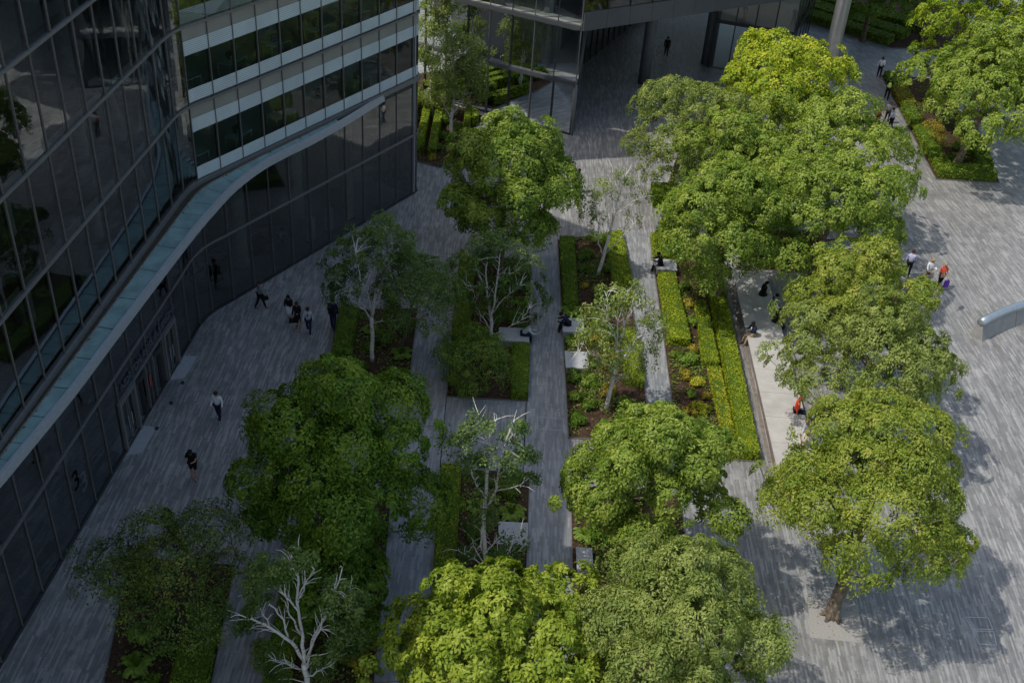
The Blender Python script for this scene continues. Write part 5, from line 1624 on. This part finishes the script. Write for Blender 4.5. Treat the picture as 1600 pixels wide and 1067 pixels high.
p5 = person('woman in black top and white skirt walking toward the camera', *g(453, 503), 182, 'black', 'white', 'black', lower='skirt', legs=((10, 6), (-8, 12)), arms=((15, 85, 6), (15, 85, 6)), female=True, long_hair=True, h=1.68, shoes='cream')
p6 = person('woman in black dress with a bag, middle of the walking trio', *g(466, 513), 184, 'black', 'black', 'brown', lower='skirt', legs=WALK, arms=((20, 80, 6), (5, 15, 12)), female=True, h=1.68)
bag('handbag', 'black handbag held by the woman in the black dress', 'bag', (p6['pmr'][0], p6['pmr'][1], p6['pmr'][2] - .36), (.34, .14, .26), cm('black'), .3)
p7 = person('woman in pale blue jacket, dark jeans and white shoes, right of the walking trio', *g(483, 522), 178, 'pale', 'dkjean', 'brown', legs=WALK, arms=((-8, 15, 12), (10, 15, 12)), female=True, jacket='red', shoes='white', h=1.70)
p8 = person('man in dark suit seen from behind by the left hedge', *g(521, 514), 8, 'navy', 'navy', 'black', legs=((8, 4), (-10, 12)), arms=((6, 12, 12), (-8, 14, 12)), h=1.84)
bk = thing('backpack', 'dark backpack on the back of the man in the suit', 'backpack', (p8['chest'][0] - .04, p8['chest'][1] - .24, p8['chest'][2] - .2), -math.radians(8))
mb = MB(); mb.ball((0, 0, .17), .2, 12, 8, (.75, .5, 1.1)); mb.build('pouch', cm('black'), bk, smooth=True)
mb = MB(); mb.tube([(-.1, .08, .3), (-.12, .2, .32), (-.12, .28, .1)], .015, 6); mb.tube([(.1, .08, .3), (.12, .2, .32), (.12, .28, .1)], .015, 6); mb.build('strap', cm('black'), bk)
p9 = person('woman with long black hair, white top and jeans walking away at the top centre', *g(902, 301), 5, 'white', 'jean', 'black', legs=WALK2, female=True, long_hair=True, sleeve='short', h=1.68)
# seated
SIT = ((82, 85), (82, 85))
p34 = person('person with orange backpack and pale top standing on the paving behind the round dense tree', -1.4, 66.8, 30, 'white', 'black', 'black', legs=STAND)
bk = thing('backpack', 'orange backpack worn behind the round dense tree', 'backpack', (p34['chest'][0] - .1, p34['chest'][1] - .2, p34['chest'][2] - .22), -math.radians(30))
mb = MB(); mb.ball((0, 0, .17), .2, 12, 8, (.75, .5, 1.1)); mb.build('pouch', cm('orange'), bk, smooth=True)
mb = MB(); mb.tube([(-.1, .08, .3), (-.12, .2, .32), (-.12, .28, .1)], .015, 6); mb.tube([(.1, .08, .3), (.12, .2, .32), (.12, .28, .1)], .015, 6); mb.build('strap', cm('orange'), bk)
p10 = person('man in black sitting on the white slab with a laptop', 8.36, 56.2, 268, 'black', 'black', 'black', seat=.46, legs=((80, 68), (74, 72)), arms=((35, 60, 6), (35, 60, 6)), lean=12, head=25)
lp = thing('laptop', 'pale open laptop on the lap of the man in black', 'laptop', ((p10['kneel'][0] + p10['kneer'][0]) / 2 + .12, (p10['kneel'][1] + p10['kneer'][1]) / 2, p10['kneel'][2] + .075), PI / 2 + .03)
MB().box(-.16, .16, -.11, .11, 0, .015).build('keyboard', cm('silver'), lp)
MB().box(-.16, .16, .11, .122, .0, .2).build('screen', cm('silver'), lp)
p11 = person('bald man in pale shirt bent forward on the bench of the middle bed', .55, 48.05, 88, 'pale', 'navy', skin='skin', bald=True, seat=.46, legs=((76, 78), (84, 82)), arms=((22, 48, 4), (26, 52, 4)), lean=42, head=30)
p12 = person('man in dark clothes bending forward on the bench right of the central path', 2.95, 49.3, 272, 'navy', 'black', 'black', seat=.46, legs=((70, 58), (80, 70)), arms=((18, 62, 4), (22, 66, 4)), lean=32, head=30)
p13 = person('man in navy jacket and beige trousers seated on the left edge of the platform', 12.85, 49.5, 245, 'navy', 'beige', 'black', skin='skin_d', seat=.55, legs=((72, 60), (85, 70)), arms=((30, 85, 6), (30, 85, 6)), jacket='white', lean=6, head=22)
p14 = person('person in black robe seated on the right side of the platform, farthest back', 13.9, 53.6, 70, 'black', 'black', 'black', seat=.55, legs=SIT, lower='robe', long_hair=True, lean=12, female=True)
p15 = person('person in bright blue top seated on the platform between two in black', 14.25, 52.4, 85, 'blue', 'white', 'black', seat=.55, legs=SIT, female=True, long_hair=False, lean=15)
p16 = person('person in black robe seated on the right side of the platform, nearest the camera', 14.25, 51.0, 100, 'black', 'black', 'black', seat=.55, legs=SIT, lower='robe', long_hair=True, lean=12, female=True)
p17 = person('man in lilac shirt and black trousers walking away, left of the plaza trio', *g(1416, 431), 20, 'lilac', 'black', 'brown', legs=((10, 4), (-10, 10)), arms=((-10, 20, 12), (8, 30, 14)))
p18 = person('man in white shirt and beige trousers with a camera, middle of the plaza trio', *g(1446, 443), 170, 'white', 'beige', 'blond', legs=WALK, arms=((20, 70, 14), (12, 50, 12)), shoes='beige')
cmr = thing('camera', 'small black camera held by the man in white shirt and beige trousers', 'camera', (p18['pmr'][0], p18['pmr'][1] - .05, p18['pmr'][2] - .02))
MB().box(-.06, .06, -.035, .035, -.04, .04).build('camera_body', cm('black'), cmr)
mb = MB(); mb.tube([(0, -.03, 0), (0, -.11, -.01)], .03, 10); mb.build('lens', cm('black'), cmr)
p19 = person('woman in orange top and dark trousers, right of the plaza trio', *g(1466, 449), 185, 'orange', 'black', 'blond', legs=WALK2, arms=((8, 20, 14), (6, 15, 10)), female=True, sleeve='short', shoes='cream', h=1.68)
bag('shopping_bag', 'purple shopping bag held by the woman in orange', 'bag', (p19['pml'][0] + .05, p19['pml'][1], max(.02, p19['pml'][2] - .62)), (.34, .12, .46), cm('purple'), .4)
bag('handbag', 'beige handbag in front of the woman in orange', 'bag', (p19['waist'][0] - .05, p19['waist'][1] - .24, p19['waist'][2] - .2), (.26, .10, .2), cm('beige'), .1)
p20 = person('person in lime safety vest standing by the far right bed', *g(1384, 156), 10, 'black', 'black', 'black', vest='lime', legs=((14, 2), (-12, 4)), arms=((20, 70, 4), (20, 70, 4)), h=1.78)
p21 = person('man in white shirt walking toward the camera above the person in the vest', *g(1372, 122), 190, 'white', 'black', 'brown', legs=((10, 3), (-6, 8)), arms=((25, 80, 8), (-5, 10, 14)), h=1.78)
p22 = person('man in pale lilac shirt and black trousers at the edge of the building shadow', *g(1389, 204), 300, 'lilac', 'black', 'brown', legs=((8, 3), (-8, 10)), h=1.76)
p23 = person('person in dark red top partly hidden by the tree beside the man in lilac', *g(1368, 200), 110, 'red', 'black', 'black', female=True)
p24 = person('person in dark jacket behind the man in pale lilac at the shadow edge', *g(1384, 192), 190, 'grey', 'black', 'brown', h=1.74)
p25 = person('person in black walking in the passage beside the first round column', *g(1040, 89), 188, 'black', 'black', 'black', legs=WALK, h=1.74)
p26 = person('walker in black at the top edge beyond the hedges', *g(1262, 13), 110, 'black', 'black', 'brown', legs=((34, 4), (-30, 8)))
p28 = person('person in dark clothes under the grey-green tree', *g(1155, 226), 180, 'black', 'black', 'blond', arms=((30, 60, 8), (30, 60, 8)))
p29 = person('person in orange-red top seated at the right side of the platform', 14.1, 43.1, 95, 'orange', 'navy', 'orange', seat=.55, legs=SIT)
p30 = person('person in white top seated on the platform under the big right tree', 14.15, 41.4, 110, 'white', 'cream', 'blond', seat=.55, legs=SIT)
p31 = person('person in cream clothes seated at the near end of the stone platform', 14.0, 40.6, 100, 'cream', 'cream', 'blond', seat=.55, legs=SIT)
x, y = fB(6.9)
p32 = person('person in pale top bending over a table inside the glazed lobby', x - n[0] * 1.6, y - n[1] * 1.6, 150, 'pale', 'black', 'brown', lean=28, arms=((60, 30, 6), (60, 30, 6)), z=.03)
x, y = 17.3, 92.0
p33 = person('person in white top inside the glass lobby beyond the second column', 17.0, 90.4, 200, 'white', 'grey', 'brown', z=3.95)

# ================================================================== TREES
BT = broad_tree
GT = 'leafy trees over the beds and plaza'
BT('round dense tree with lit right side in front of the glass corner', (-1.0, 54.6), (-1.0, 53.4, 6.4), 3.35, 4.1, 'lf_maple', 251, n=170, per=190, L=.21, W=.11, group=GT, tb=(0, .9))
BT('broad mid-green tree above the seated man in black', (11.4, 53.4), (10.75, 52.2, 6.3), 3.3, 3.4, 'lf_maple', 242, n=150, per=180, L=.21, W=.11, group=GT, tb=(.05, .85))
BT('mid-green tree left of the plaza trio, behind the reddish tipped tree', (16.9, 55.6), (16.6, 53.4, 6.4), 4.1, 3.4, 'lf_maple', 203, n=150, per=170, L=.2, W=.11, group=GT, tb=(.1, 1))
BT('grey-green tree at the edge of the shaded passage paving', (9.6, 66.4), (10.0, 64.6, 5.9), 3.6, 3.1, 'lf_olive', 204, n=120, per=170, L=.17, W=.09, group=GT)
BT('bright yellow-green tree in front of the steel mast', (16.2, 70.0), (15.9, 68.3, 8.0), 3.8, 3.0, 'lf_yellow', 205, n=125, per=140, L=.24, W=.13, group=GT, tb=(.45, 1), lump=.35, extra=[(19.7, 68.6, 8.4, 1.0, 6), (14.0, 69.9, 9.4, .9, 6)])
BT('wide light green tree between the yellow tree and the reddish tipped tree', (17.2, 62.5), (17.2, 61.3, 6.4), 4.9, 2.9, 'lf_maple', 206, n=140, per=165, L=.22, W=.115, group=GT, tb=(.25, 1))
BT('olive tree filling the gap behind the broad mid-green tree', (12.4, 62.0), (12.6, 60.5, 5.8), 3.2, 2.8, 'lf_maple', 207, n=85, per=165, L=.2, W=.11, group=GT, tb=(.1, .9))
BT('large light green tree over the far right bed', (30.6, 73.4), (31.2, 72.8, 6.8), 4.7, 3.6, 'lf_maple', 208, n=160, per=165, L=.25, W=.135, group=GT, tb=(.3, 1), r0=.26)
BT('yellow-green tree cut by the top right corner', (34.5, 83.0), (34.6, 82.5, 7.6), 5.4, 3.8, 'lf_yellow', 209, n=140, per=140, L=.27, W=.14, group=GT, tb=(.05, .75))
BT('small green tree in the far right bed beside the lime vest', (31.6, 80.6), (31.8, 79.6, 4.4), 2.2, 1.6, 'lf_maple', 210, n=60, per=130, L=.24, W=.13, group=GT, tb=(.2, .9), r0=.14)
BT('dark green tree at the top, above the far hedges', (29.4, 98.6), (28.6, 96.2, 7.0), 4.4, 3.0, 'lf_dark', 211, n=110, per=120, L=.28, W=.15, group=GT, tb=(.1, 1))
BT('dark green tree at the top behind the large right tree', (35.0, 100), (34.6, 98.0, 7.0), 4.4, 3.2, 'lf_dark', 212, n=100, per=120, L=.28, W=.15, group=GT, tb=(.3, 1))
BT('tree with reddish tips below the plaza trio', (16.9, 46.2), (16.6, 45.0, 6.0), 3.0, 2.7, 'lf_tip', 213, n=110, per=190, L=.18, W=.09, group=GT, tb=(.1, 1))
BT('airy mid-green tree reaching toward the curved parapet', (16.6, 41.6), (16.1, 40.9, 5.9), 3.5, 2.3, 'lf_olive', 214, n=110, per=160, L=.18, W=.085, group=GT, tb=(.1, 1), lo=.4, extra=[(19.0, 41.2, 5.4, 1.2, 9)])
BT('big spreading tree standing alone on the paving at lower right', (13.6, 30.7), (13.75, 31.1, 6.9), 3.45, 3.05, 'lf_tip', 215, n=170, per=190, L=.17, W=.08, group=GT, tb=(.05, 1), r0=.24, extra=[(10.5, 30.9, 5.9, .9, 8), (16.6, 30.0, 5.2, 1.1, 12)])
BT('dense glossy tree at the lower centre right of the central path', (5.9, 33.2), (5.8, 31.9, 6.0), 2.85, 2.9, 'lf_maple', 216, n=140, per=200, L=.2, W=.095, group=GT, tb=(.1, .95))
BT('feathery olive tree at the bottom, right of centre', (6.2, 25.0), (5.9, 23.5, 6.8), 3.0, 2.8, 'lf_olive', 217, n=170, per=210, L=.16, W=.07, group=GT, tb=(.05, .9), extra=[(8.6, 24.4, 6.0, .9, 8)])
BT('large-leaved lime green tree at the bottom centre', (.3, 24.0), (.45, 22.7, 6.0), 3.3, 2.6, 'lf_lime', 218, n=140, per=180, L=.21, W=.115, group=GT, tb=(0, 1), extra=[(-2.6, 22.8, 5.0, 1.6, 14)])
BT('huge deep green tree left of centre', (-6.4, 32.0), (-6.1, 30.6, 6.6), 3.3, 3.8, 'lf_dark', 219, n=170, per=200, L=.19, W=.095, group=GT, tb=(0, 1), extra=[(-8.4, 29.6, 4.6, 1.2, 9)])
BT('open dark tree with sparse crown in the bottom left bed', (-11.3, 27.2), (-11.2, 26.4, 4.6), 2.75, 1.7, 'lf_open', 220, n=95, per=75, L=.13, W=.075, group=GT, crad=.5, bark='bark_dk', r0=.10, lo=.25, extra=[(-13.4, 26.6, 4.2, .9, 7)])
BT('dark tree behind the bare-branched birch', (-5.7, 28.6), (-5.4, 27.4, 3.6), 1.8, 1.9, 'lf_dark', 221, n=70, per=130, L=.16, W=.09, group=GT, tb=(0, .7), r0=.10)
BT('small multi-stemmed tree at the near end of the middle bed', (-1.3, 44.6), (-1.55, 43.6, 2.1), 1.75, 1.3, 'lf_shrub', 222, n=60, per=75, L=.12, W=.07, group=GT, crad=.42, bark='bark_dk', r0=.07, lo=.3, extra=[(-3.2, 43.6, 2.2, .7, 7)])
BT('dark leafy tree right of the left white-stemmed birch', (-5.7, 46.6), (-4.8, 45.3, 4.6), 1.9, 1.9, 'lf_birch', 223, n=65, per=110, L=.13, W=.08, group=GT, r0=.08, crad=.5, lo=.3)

GB = 'white-stemmed birches in the garden beds'
birch_tree('tall white-stemmed birch in the left bed beside the walking people', at(581, 566), 45.3, [
    ([(581, 566), (582, 530), (581, 495)], .17, .14, 0), ([(581, 495), (586, 465), (589, 442), (597, 410), (602, 380), (607, 352)], .12, .035, .5),
    ([(580, 490), (574, 457), (566, 445), (561, 422), (556, 395)], .07, .025, -.9), ([(586, 460), (585, 425), (581, 392), (576, 365)], .07, .025, .9),
    ([(579, 497), (569, 480), (560, 470)], .06, .03, -.3), ([(583, 505), (597, 502), (627, 499)], .05, .018, -.5), ([(588, 458), (600, 449), (614, 437)], .04, .018, -.6),
    ([(585, 475), (600, 470), (642, 459)], .04, .012, .8), ([(578, 485), (552, 465), (522, 434)], .05, .014, -.6), ([(592, 430), (612, 408), (625, 385)], .04, .014, .6), ([(574, 457), (545, 425), (527, 404)], .035, .012, .4)],
    301, [(528, 410, 24, 16), (522, 455, 17, 10), (556, 382, 26, 18), (600, 362, 28, 20), (628, 385, 22, 14), (560, 470, 24, 10), (545, 430, 25, 10), (612, 420, 28, 12), (575, 415, 25, 6), (620, 470, 30, 16), (590, 355, 24, 10)], group=GB)
birch_tree('forked white-stemmed birch in the middle bed left of the man in the pale shirt', at(768, 536), 48.1, [
    ([(768, 536), (767, 515), (767, 495)], .15, .13, 0), ([(767, 495), (765, 485), (761, 455), (759, 425), (761, 400), (766, 376)], .10, .03, .4), ([(768, 495), (771, 480), (775, 450), (780, 412), (782, 385)], .10, .03, -.4),
    ([(761, 455), (755, 443), (742, 412), (738, 398)], .045, .014, .6), ([(771, 488), (784, 470), (797, 459), (812, 447)], .05, .016, -.6), ([(779, 428), (802, 427)], .035, .02, -.4),
    ([(767, 515), (755, 497), (745, 480), (740, 455)], .045, .014, -.3), ([(767, 524), (790, 514), (815, 500), (826, 482)], .035, .014, -.7), ([(765, 450), (750, 447), (728, 446)], .03, .014, -.6)],
    302, [(725, 415, 24, 14), (755, 395, 30, 20), (795, 400, 30, 20), (830, 430, 24, 16), (740, 450, 28, 12), (800, 455, 32, 18), (822, 492, 18, 5), (775, 385, 25, 14), (845, 465, 15, 6), (765, 480, 30, 10)], group=GB, per=70)
birch_tree('leaning white birch with bare upper branches in the bed right of the round dense tree', at(934, 431), 55.3, [
    ([(934, 431), (944, 397), (952, 367)], .17, .12, 0), ([(952, 367), (960, 337), (965, 310), (976, 282), (982, 268)], .11, .03, .4), ([(942, 398), (935, 382), (936, 350), (930, 325)], .06, .025, -.5),
    ([(945, 398), (972, 370), (990, 350)], .055, .02, -.6), ([(957, 345), (955, 300), (957, 262)], .05, .02, .4), ([(960, 338), (980, 322), (1003, 308)], .05, .018, -.6), ([(964, 330), (985, 300), (989, 285)], .04, .018, .5), ([(953, 360), (948, 330), (944, 300), (940, 285)], .045, .018, .8), ([(965, 312), (972, 290), (968, 268)], .035, .015, -.3)],
    303, [(922, 312, 18, 12), (938, 296, 15, 10), (980, 278, 15, 8), (1000, 305, 13, 8), (918, 338, 13, 7), (955, 300, 20, 6), (985, 345, 15, 6), (940, 345, 18, 6), (968, 270, 12, 5)], group=GB, per=30, mat='lf_olive', L=.12)
birch_tree('sunlit white birch with thick bright limbs right of the empty stone bench', at(947, 641), 42.8, [
    ([(947, 641), (952, 615), (959, 585), (964, 560)], .17, .12, 0), ([(964, 560), (963, 542), (960, 520), (950, 503), (947, 487), (949, 466)], .085, .03, .5), ([(965, 545), (965, 515), (967, 497)], .06, .03, -.4),
    ([(963, 565), (975, 558), (987, 542), (997, 527), (1013, 519), (1033, 512)], .09, .025, -.7), ([(968, 535), (975, 512), (980, 495), (990, 465)], .06, .02, .3), ([(985, 545), (997, 522), (1001, 505), (1010, 490)], .055, .02, .6),
    ([(960, 578), (937, 558), (915, 553), (902, 550)], .05, .015, -.6), ([(964, 550), (985, 545), (1000, 532)], .05, .03, .2), ([(978, 500), (990, 484), (1000, 476)], .04, .02, -.4), ([(950, 503), (944, 480), (950, 455)], .04, .015, -.5), ([(975, 512), (972, 480), (978, 452)], .045, .015, .8)],
    304, [(925, 500, 24, 18), (915, 540, 22, 14), (955, 470, 25, 16), (990, 465, 22, 14), (1015, 490, 20, 14), (1025, 520, 16, 10), (1005, 550, 20, 12), (945, 560, 24, 14), (975, 575, 22, 10), (960, 520, 30, 14), (1008, 570, 12, 6), (930, 580, 15, 6)], group=GB, per=38, mat='lf_olive', L=.12)
birch_tree('tall forked birch with pale bare tops at the lower centre', at(760, 900), 31.5, [
    ([(760, 900), (757, 850), (755, 802)], .16, .13, 0), ([(755, 802), (760, 762), (764, 711), (764, 684), (774, 668), (776, 655)], .12, .035, .3), ([(757, 800), (776, 762), (779, 735), (791, 691), (798, 672), (804, 656)], .085, .03, -.3),
    ([(774, 767), (799, 762), (816, 755)], .04, .015, -.5), ([(779, 742), (804, 718)], .035, .015, .4), ([(757, 775), (742, 752), (737, 740)], .05, .02, -.4), ([(758, 888), (742, 856), (739, 843)], .05, .02, -.3),
    ([(757, 885), (732, 868), (706, 858)], .04, .012, -.5), ([(762, 895), (779, 887), (796, 860), (813, 829)], .05, .018, -.5), ([(783, 880), (811, 860)], .03, .012, -.3), ([(758, 868), (776, 843), (794, 826)], .05, .018, -.2),
    ([(764, 690), (752, 670), (748, 648)], .035, .012, .4), ([(764, 702), (778, 699)], .04, .03, -.1), ([(755, 802), (752, 830), (753, 860)], .06, .05, -.2), ([(785, 712), (803, 690), (806, 665)], .03, .012, .3)],
    305, [(722, 690, 20, 16), (728, 720, 18, 8), (745, 665, 20, 12), (745, 735, 22, 8), (800, 680, 18, 8), (825, 712, 15, 12), (832, 742, 10, 6), (800, 730, 22, 14), (770, 720, 22, 8), (765, 800, 18, 10), (740, 820, 16, 8), (800, 845, 22, 16), (735, 860, 16, 10), (780, 870, 20, 12), (816, 668, 10, 6), (760, 770, 20, 6)], group=GB, L=.10, W=.07, per=50, crad=.32, depth=1.3)
birch_tree('bare-branched white birch at the bottom, cut by the lower edge', at(487, 1105), 24.2, [
    ([(487, 1105), (480, 1067), (475, 1037)], .17, .14, 0), ([(475, 1037), (472, 1009), (468, 968), (465, 923), (465, 879), (466, 862)], .11, .03, .3), ([(474, 1030), (456, 1003), (425, 982), (405, 972), (377, 961)], .10, .03, -.5),
    ([(467, 955), (450, 935), (432, 920), (412, 899)], .05, .018, .4), ([(478, 1030), (501, 982), (518, 941), (535, 886)], .07, .02, -.4), ([(518, 945), (546, 920)], .035, .015, .3), ([(467, 930), (480, 905), (491, 889)], .045, .018, -.3),
    ([(480, 1025), (511, 1020)], .045, .02, -.2), ([(482, 1055), (500, 1047), (518, 1039)], .05, .02, -.3), ([(450, 1000), (445, 975), (430, 950), (408, 930)], .06, .018, .4), ([(470, 990), (452, 960), (448, 935)], .05, .018, -.3), ([(425, 982), (412, 962), (404, 945), (395, 930)], .04, .018, .2),
    ([(480, 1040), (487, 1000), (500, 975), (515, 960)], .06, .02, .5), ([(468, 1045), (455, 1040), (432, 1033)], .04, .015, -.4), ([(465, 900), (455, 880), (450, 868)], .03, .012, .2), ([(466, 940), (476, 915), (477, 880)], .04, .014, .4)],
    306, [(415, 890, 22, 12), (405, 925, 20, 8), (395, 960, 20, 8), (385, 975, 12, 6), (440, 900, 20, 8), (540, 960, 26, 22), (545, 1000, 24, 16), (515, 1000, 20, 8), (530, 925, 20, 12), (500, 1040, 20, 8), (420, 1020, 20, 12), (470, 870, 15, 6), (555, 935, 15, 8), (440, 1050, 16, 6)], group=GB, L=.10, W=.07, per=95, crad=.36, depth=1.2)
birch_tree('far birch with dense light foliage beside the glass corner', at(705, 216), 72.1, [
    ([(705, 216), (705, 185), (709, 155)], .16, .12, 0), ([(709, 155), (709, 112), (706, 75), (704, 25)], .10, .03, .3), ([(705, 186), (697, 172), (690, 155)], .06, .03, -.5), ([(708, 178), (725, 150), (735, 105)], .07, .02, .5), ([(708, 150), (697, 120), (690, 85)], .05, .02, .6), ([(708, 125), (722, 105), (728, 70)], .05, .02, -.6)],
    307, [(705, 60, 22, 26), (725, 80, 24, 26), (742, 110, 18, 22), (700, 100, 24, 26), (725, 130, 24, 24), (690, 140, 18, 12), (745, 140, 14, 12), (710, 160, 20, 8)], group=GB, per=70, mat='lf_olive', L=.15, W=.09, crad=.6, depth=2.2)
birch_tree('farthest birch half hidden behind the glass corner', at(676, 188), 75.5, [
    ([(676, 188), (673, 140), (676, 90), (680, 20)], .14, .04, .3), ([(674, 130), (690, 90), (696, 40)], .06, .02, .5), ([(674, 120), (664, 80), (664, 40)], .05, .02, -.5)],
    308, [(680, 0, 24, 26), (672, 40, 18, 26), (690, 30, 18, 22), (670, 90, 16, 22), (685, 120, 18, 22), (672, 150, 13, 14), (700, 0, 20, 18), (690, -30, 26, 20)], group=GB, per=70, mat='lf_olive', L=.15, W=.09, crad=.6, depth=2.0)

# ================================================================== CAMERA, SUN, SKY
cam = bpy.data.cameras.new('camera'); co = bpy.data.objects.new('camera', cam); COL.objects.link(co)
cam.sensor_width = 36; cam.lens = 36 * FPX / 1600
cam.clip_end = 3000; cam.clip_start = .5
s_, c_ = math.sin(TH), math.cos(TH)
right = Vector((RX, RY * s_, RY * c_))
down = Vector((RY, -s_ * RX, -c_ * RX))
up = -down
back_ = right.cross(up)
co.matrix_world = Matrix(((right.x, up.x, back_.x, 0), (right.y, up.y, back_.y, 0), (right.z, up.z, back_.z, CAM_H), (0, 0, 0, 1)))
SC.camera = co

SUN_EL = math.radians(58)
sh = Vector((.958, .286))                      # direction in which shadows fall on the ground
to_sun = Vector((-sh.x * math.cos(SUN_EL), -sh.y * math.cos(SUN_EL), math.sin(SUN_EL)))
sl = bpy.data.lights.new('sun', 'SUN'); so = bpy.data.objects.new('sun', sl); COL.objects.link(so)
sl.energy = 2.9; sl.angle = math.radians(.5); sl.color = (1.0, .955, .88)
so.rotation_euler = to_sun.to_track_quat('Z', 'Y').to_euler()
so.location = (-60, -20, 90)
w = bpy.data.worlds.new('World'); SC.world = w; w.use_nodes = True
nt = w.node_tree; nt.nodes.clear()
sky = nt.nodes.new('ShaderNodeTexSky'); sky.sky_type = 'NISHITA'; sky.sun_disc = False
sky.sun_elevation = SUN_EL; sky.sun_rotation = math.atan2(to_sun.x, to_sun.y)
sky.air_density = 1.6; sky.dust_density = 3.0; sky.ozone_density = 1.6
bg = nt.nodes.new('ShaderNodeBackground'); bg.inputs[1].default_value = .15
ow = nt.nodes.new('ShaderNodeOutputWorld')
nt.links.new(sky.outputs[0], bg.inputs[0]); nt.links.new(bg.outputs[0], ow.inputs[0])
SC.view_settings.view_transform = 'Standard'; SC.view_settings.look = 'None'; SC.view_settings.exposure = 0; SC.view_settings.gamma = 1
SC.render.engine = 'CYCLES'
cy = SC.cycles
cy.max_bounces = 8; cy.diffuse_bounces = 5; cy.glossy_bounces = 3; cy.transmission_bounces = 4; cy.transparent_max_bounces = 12
cy.caustics_reflective = False; cy.caustics_refractive = False
cy.use_denoising = True
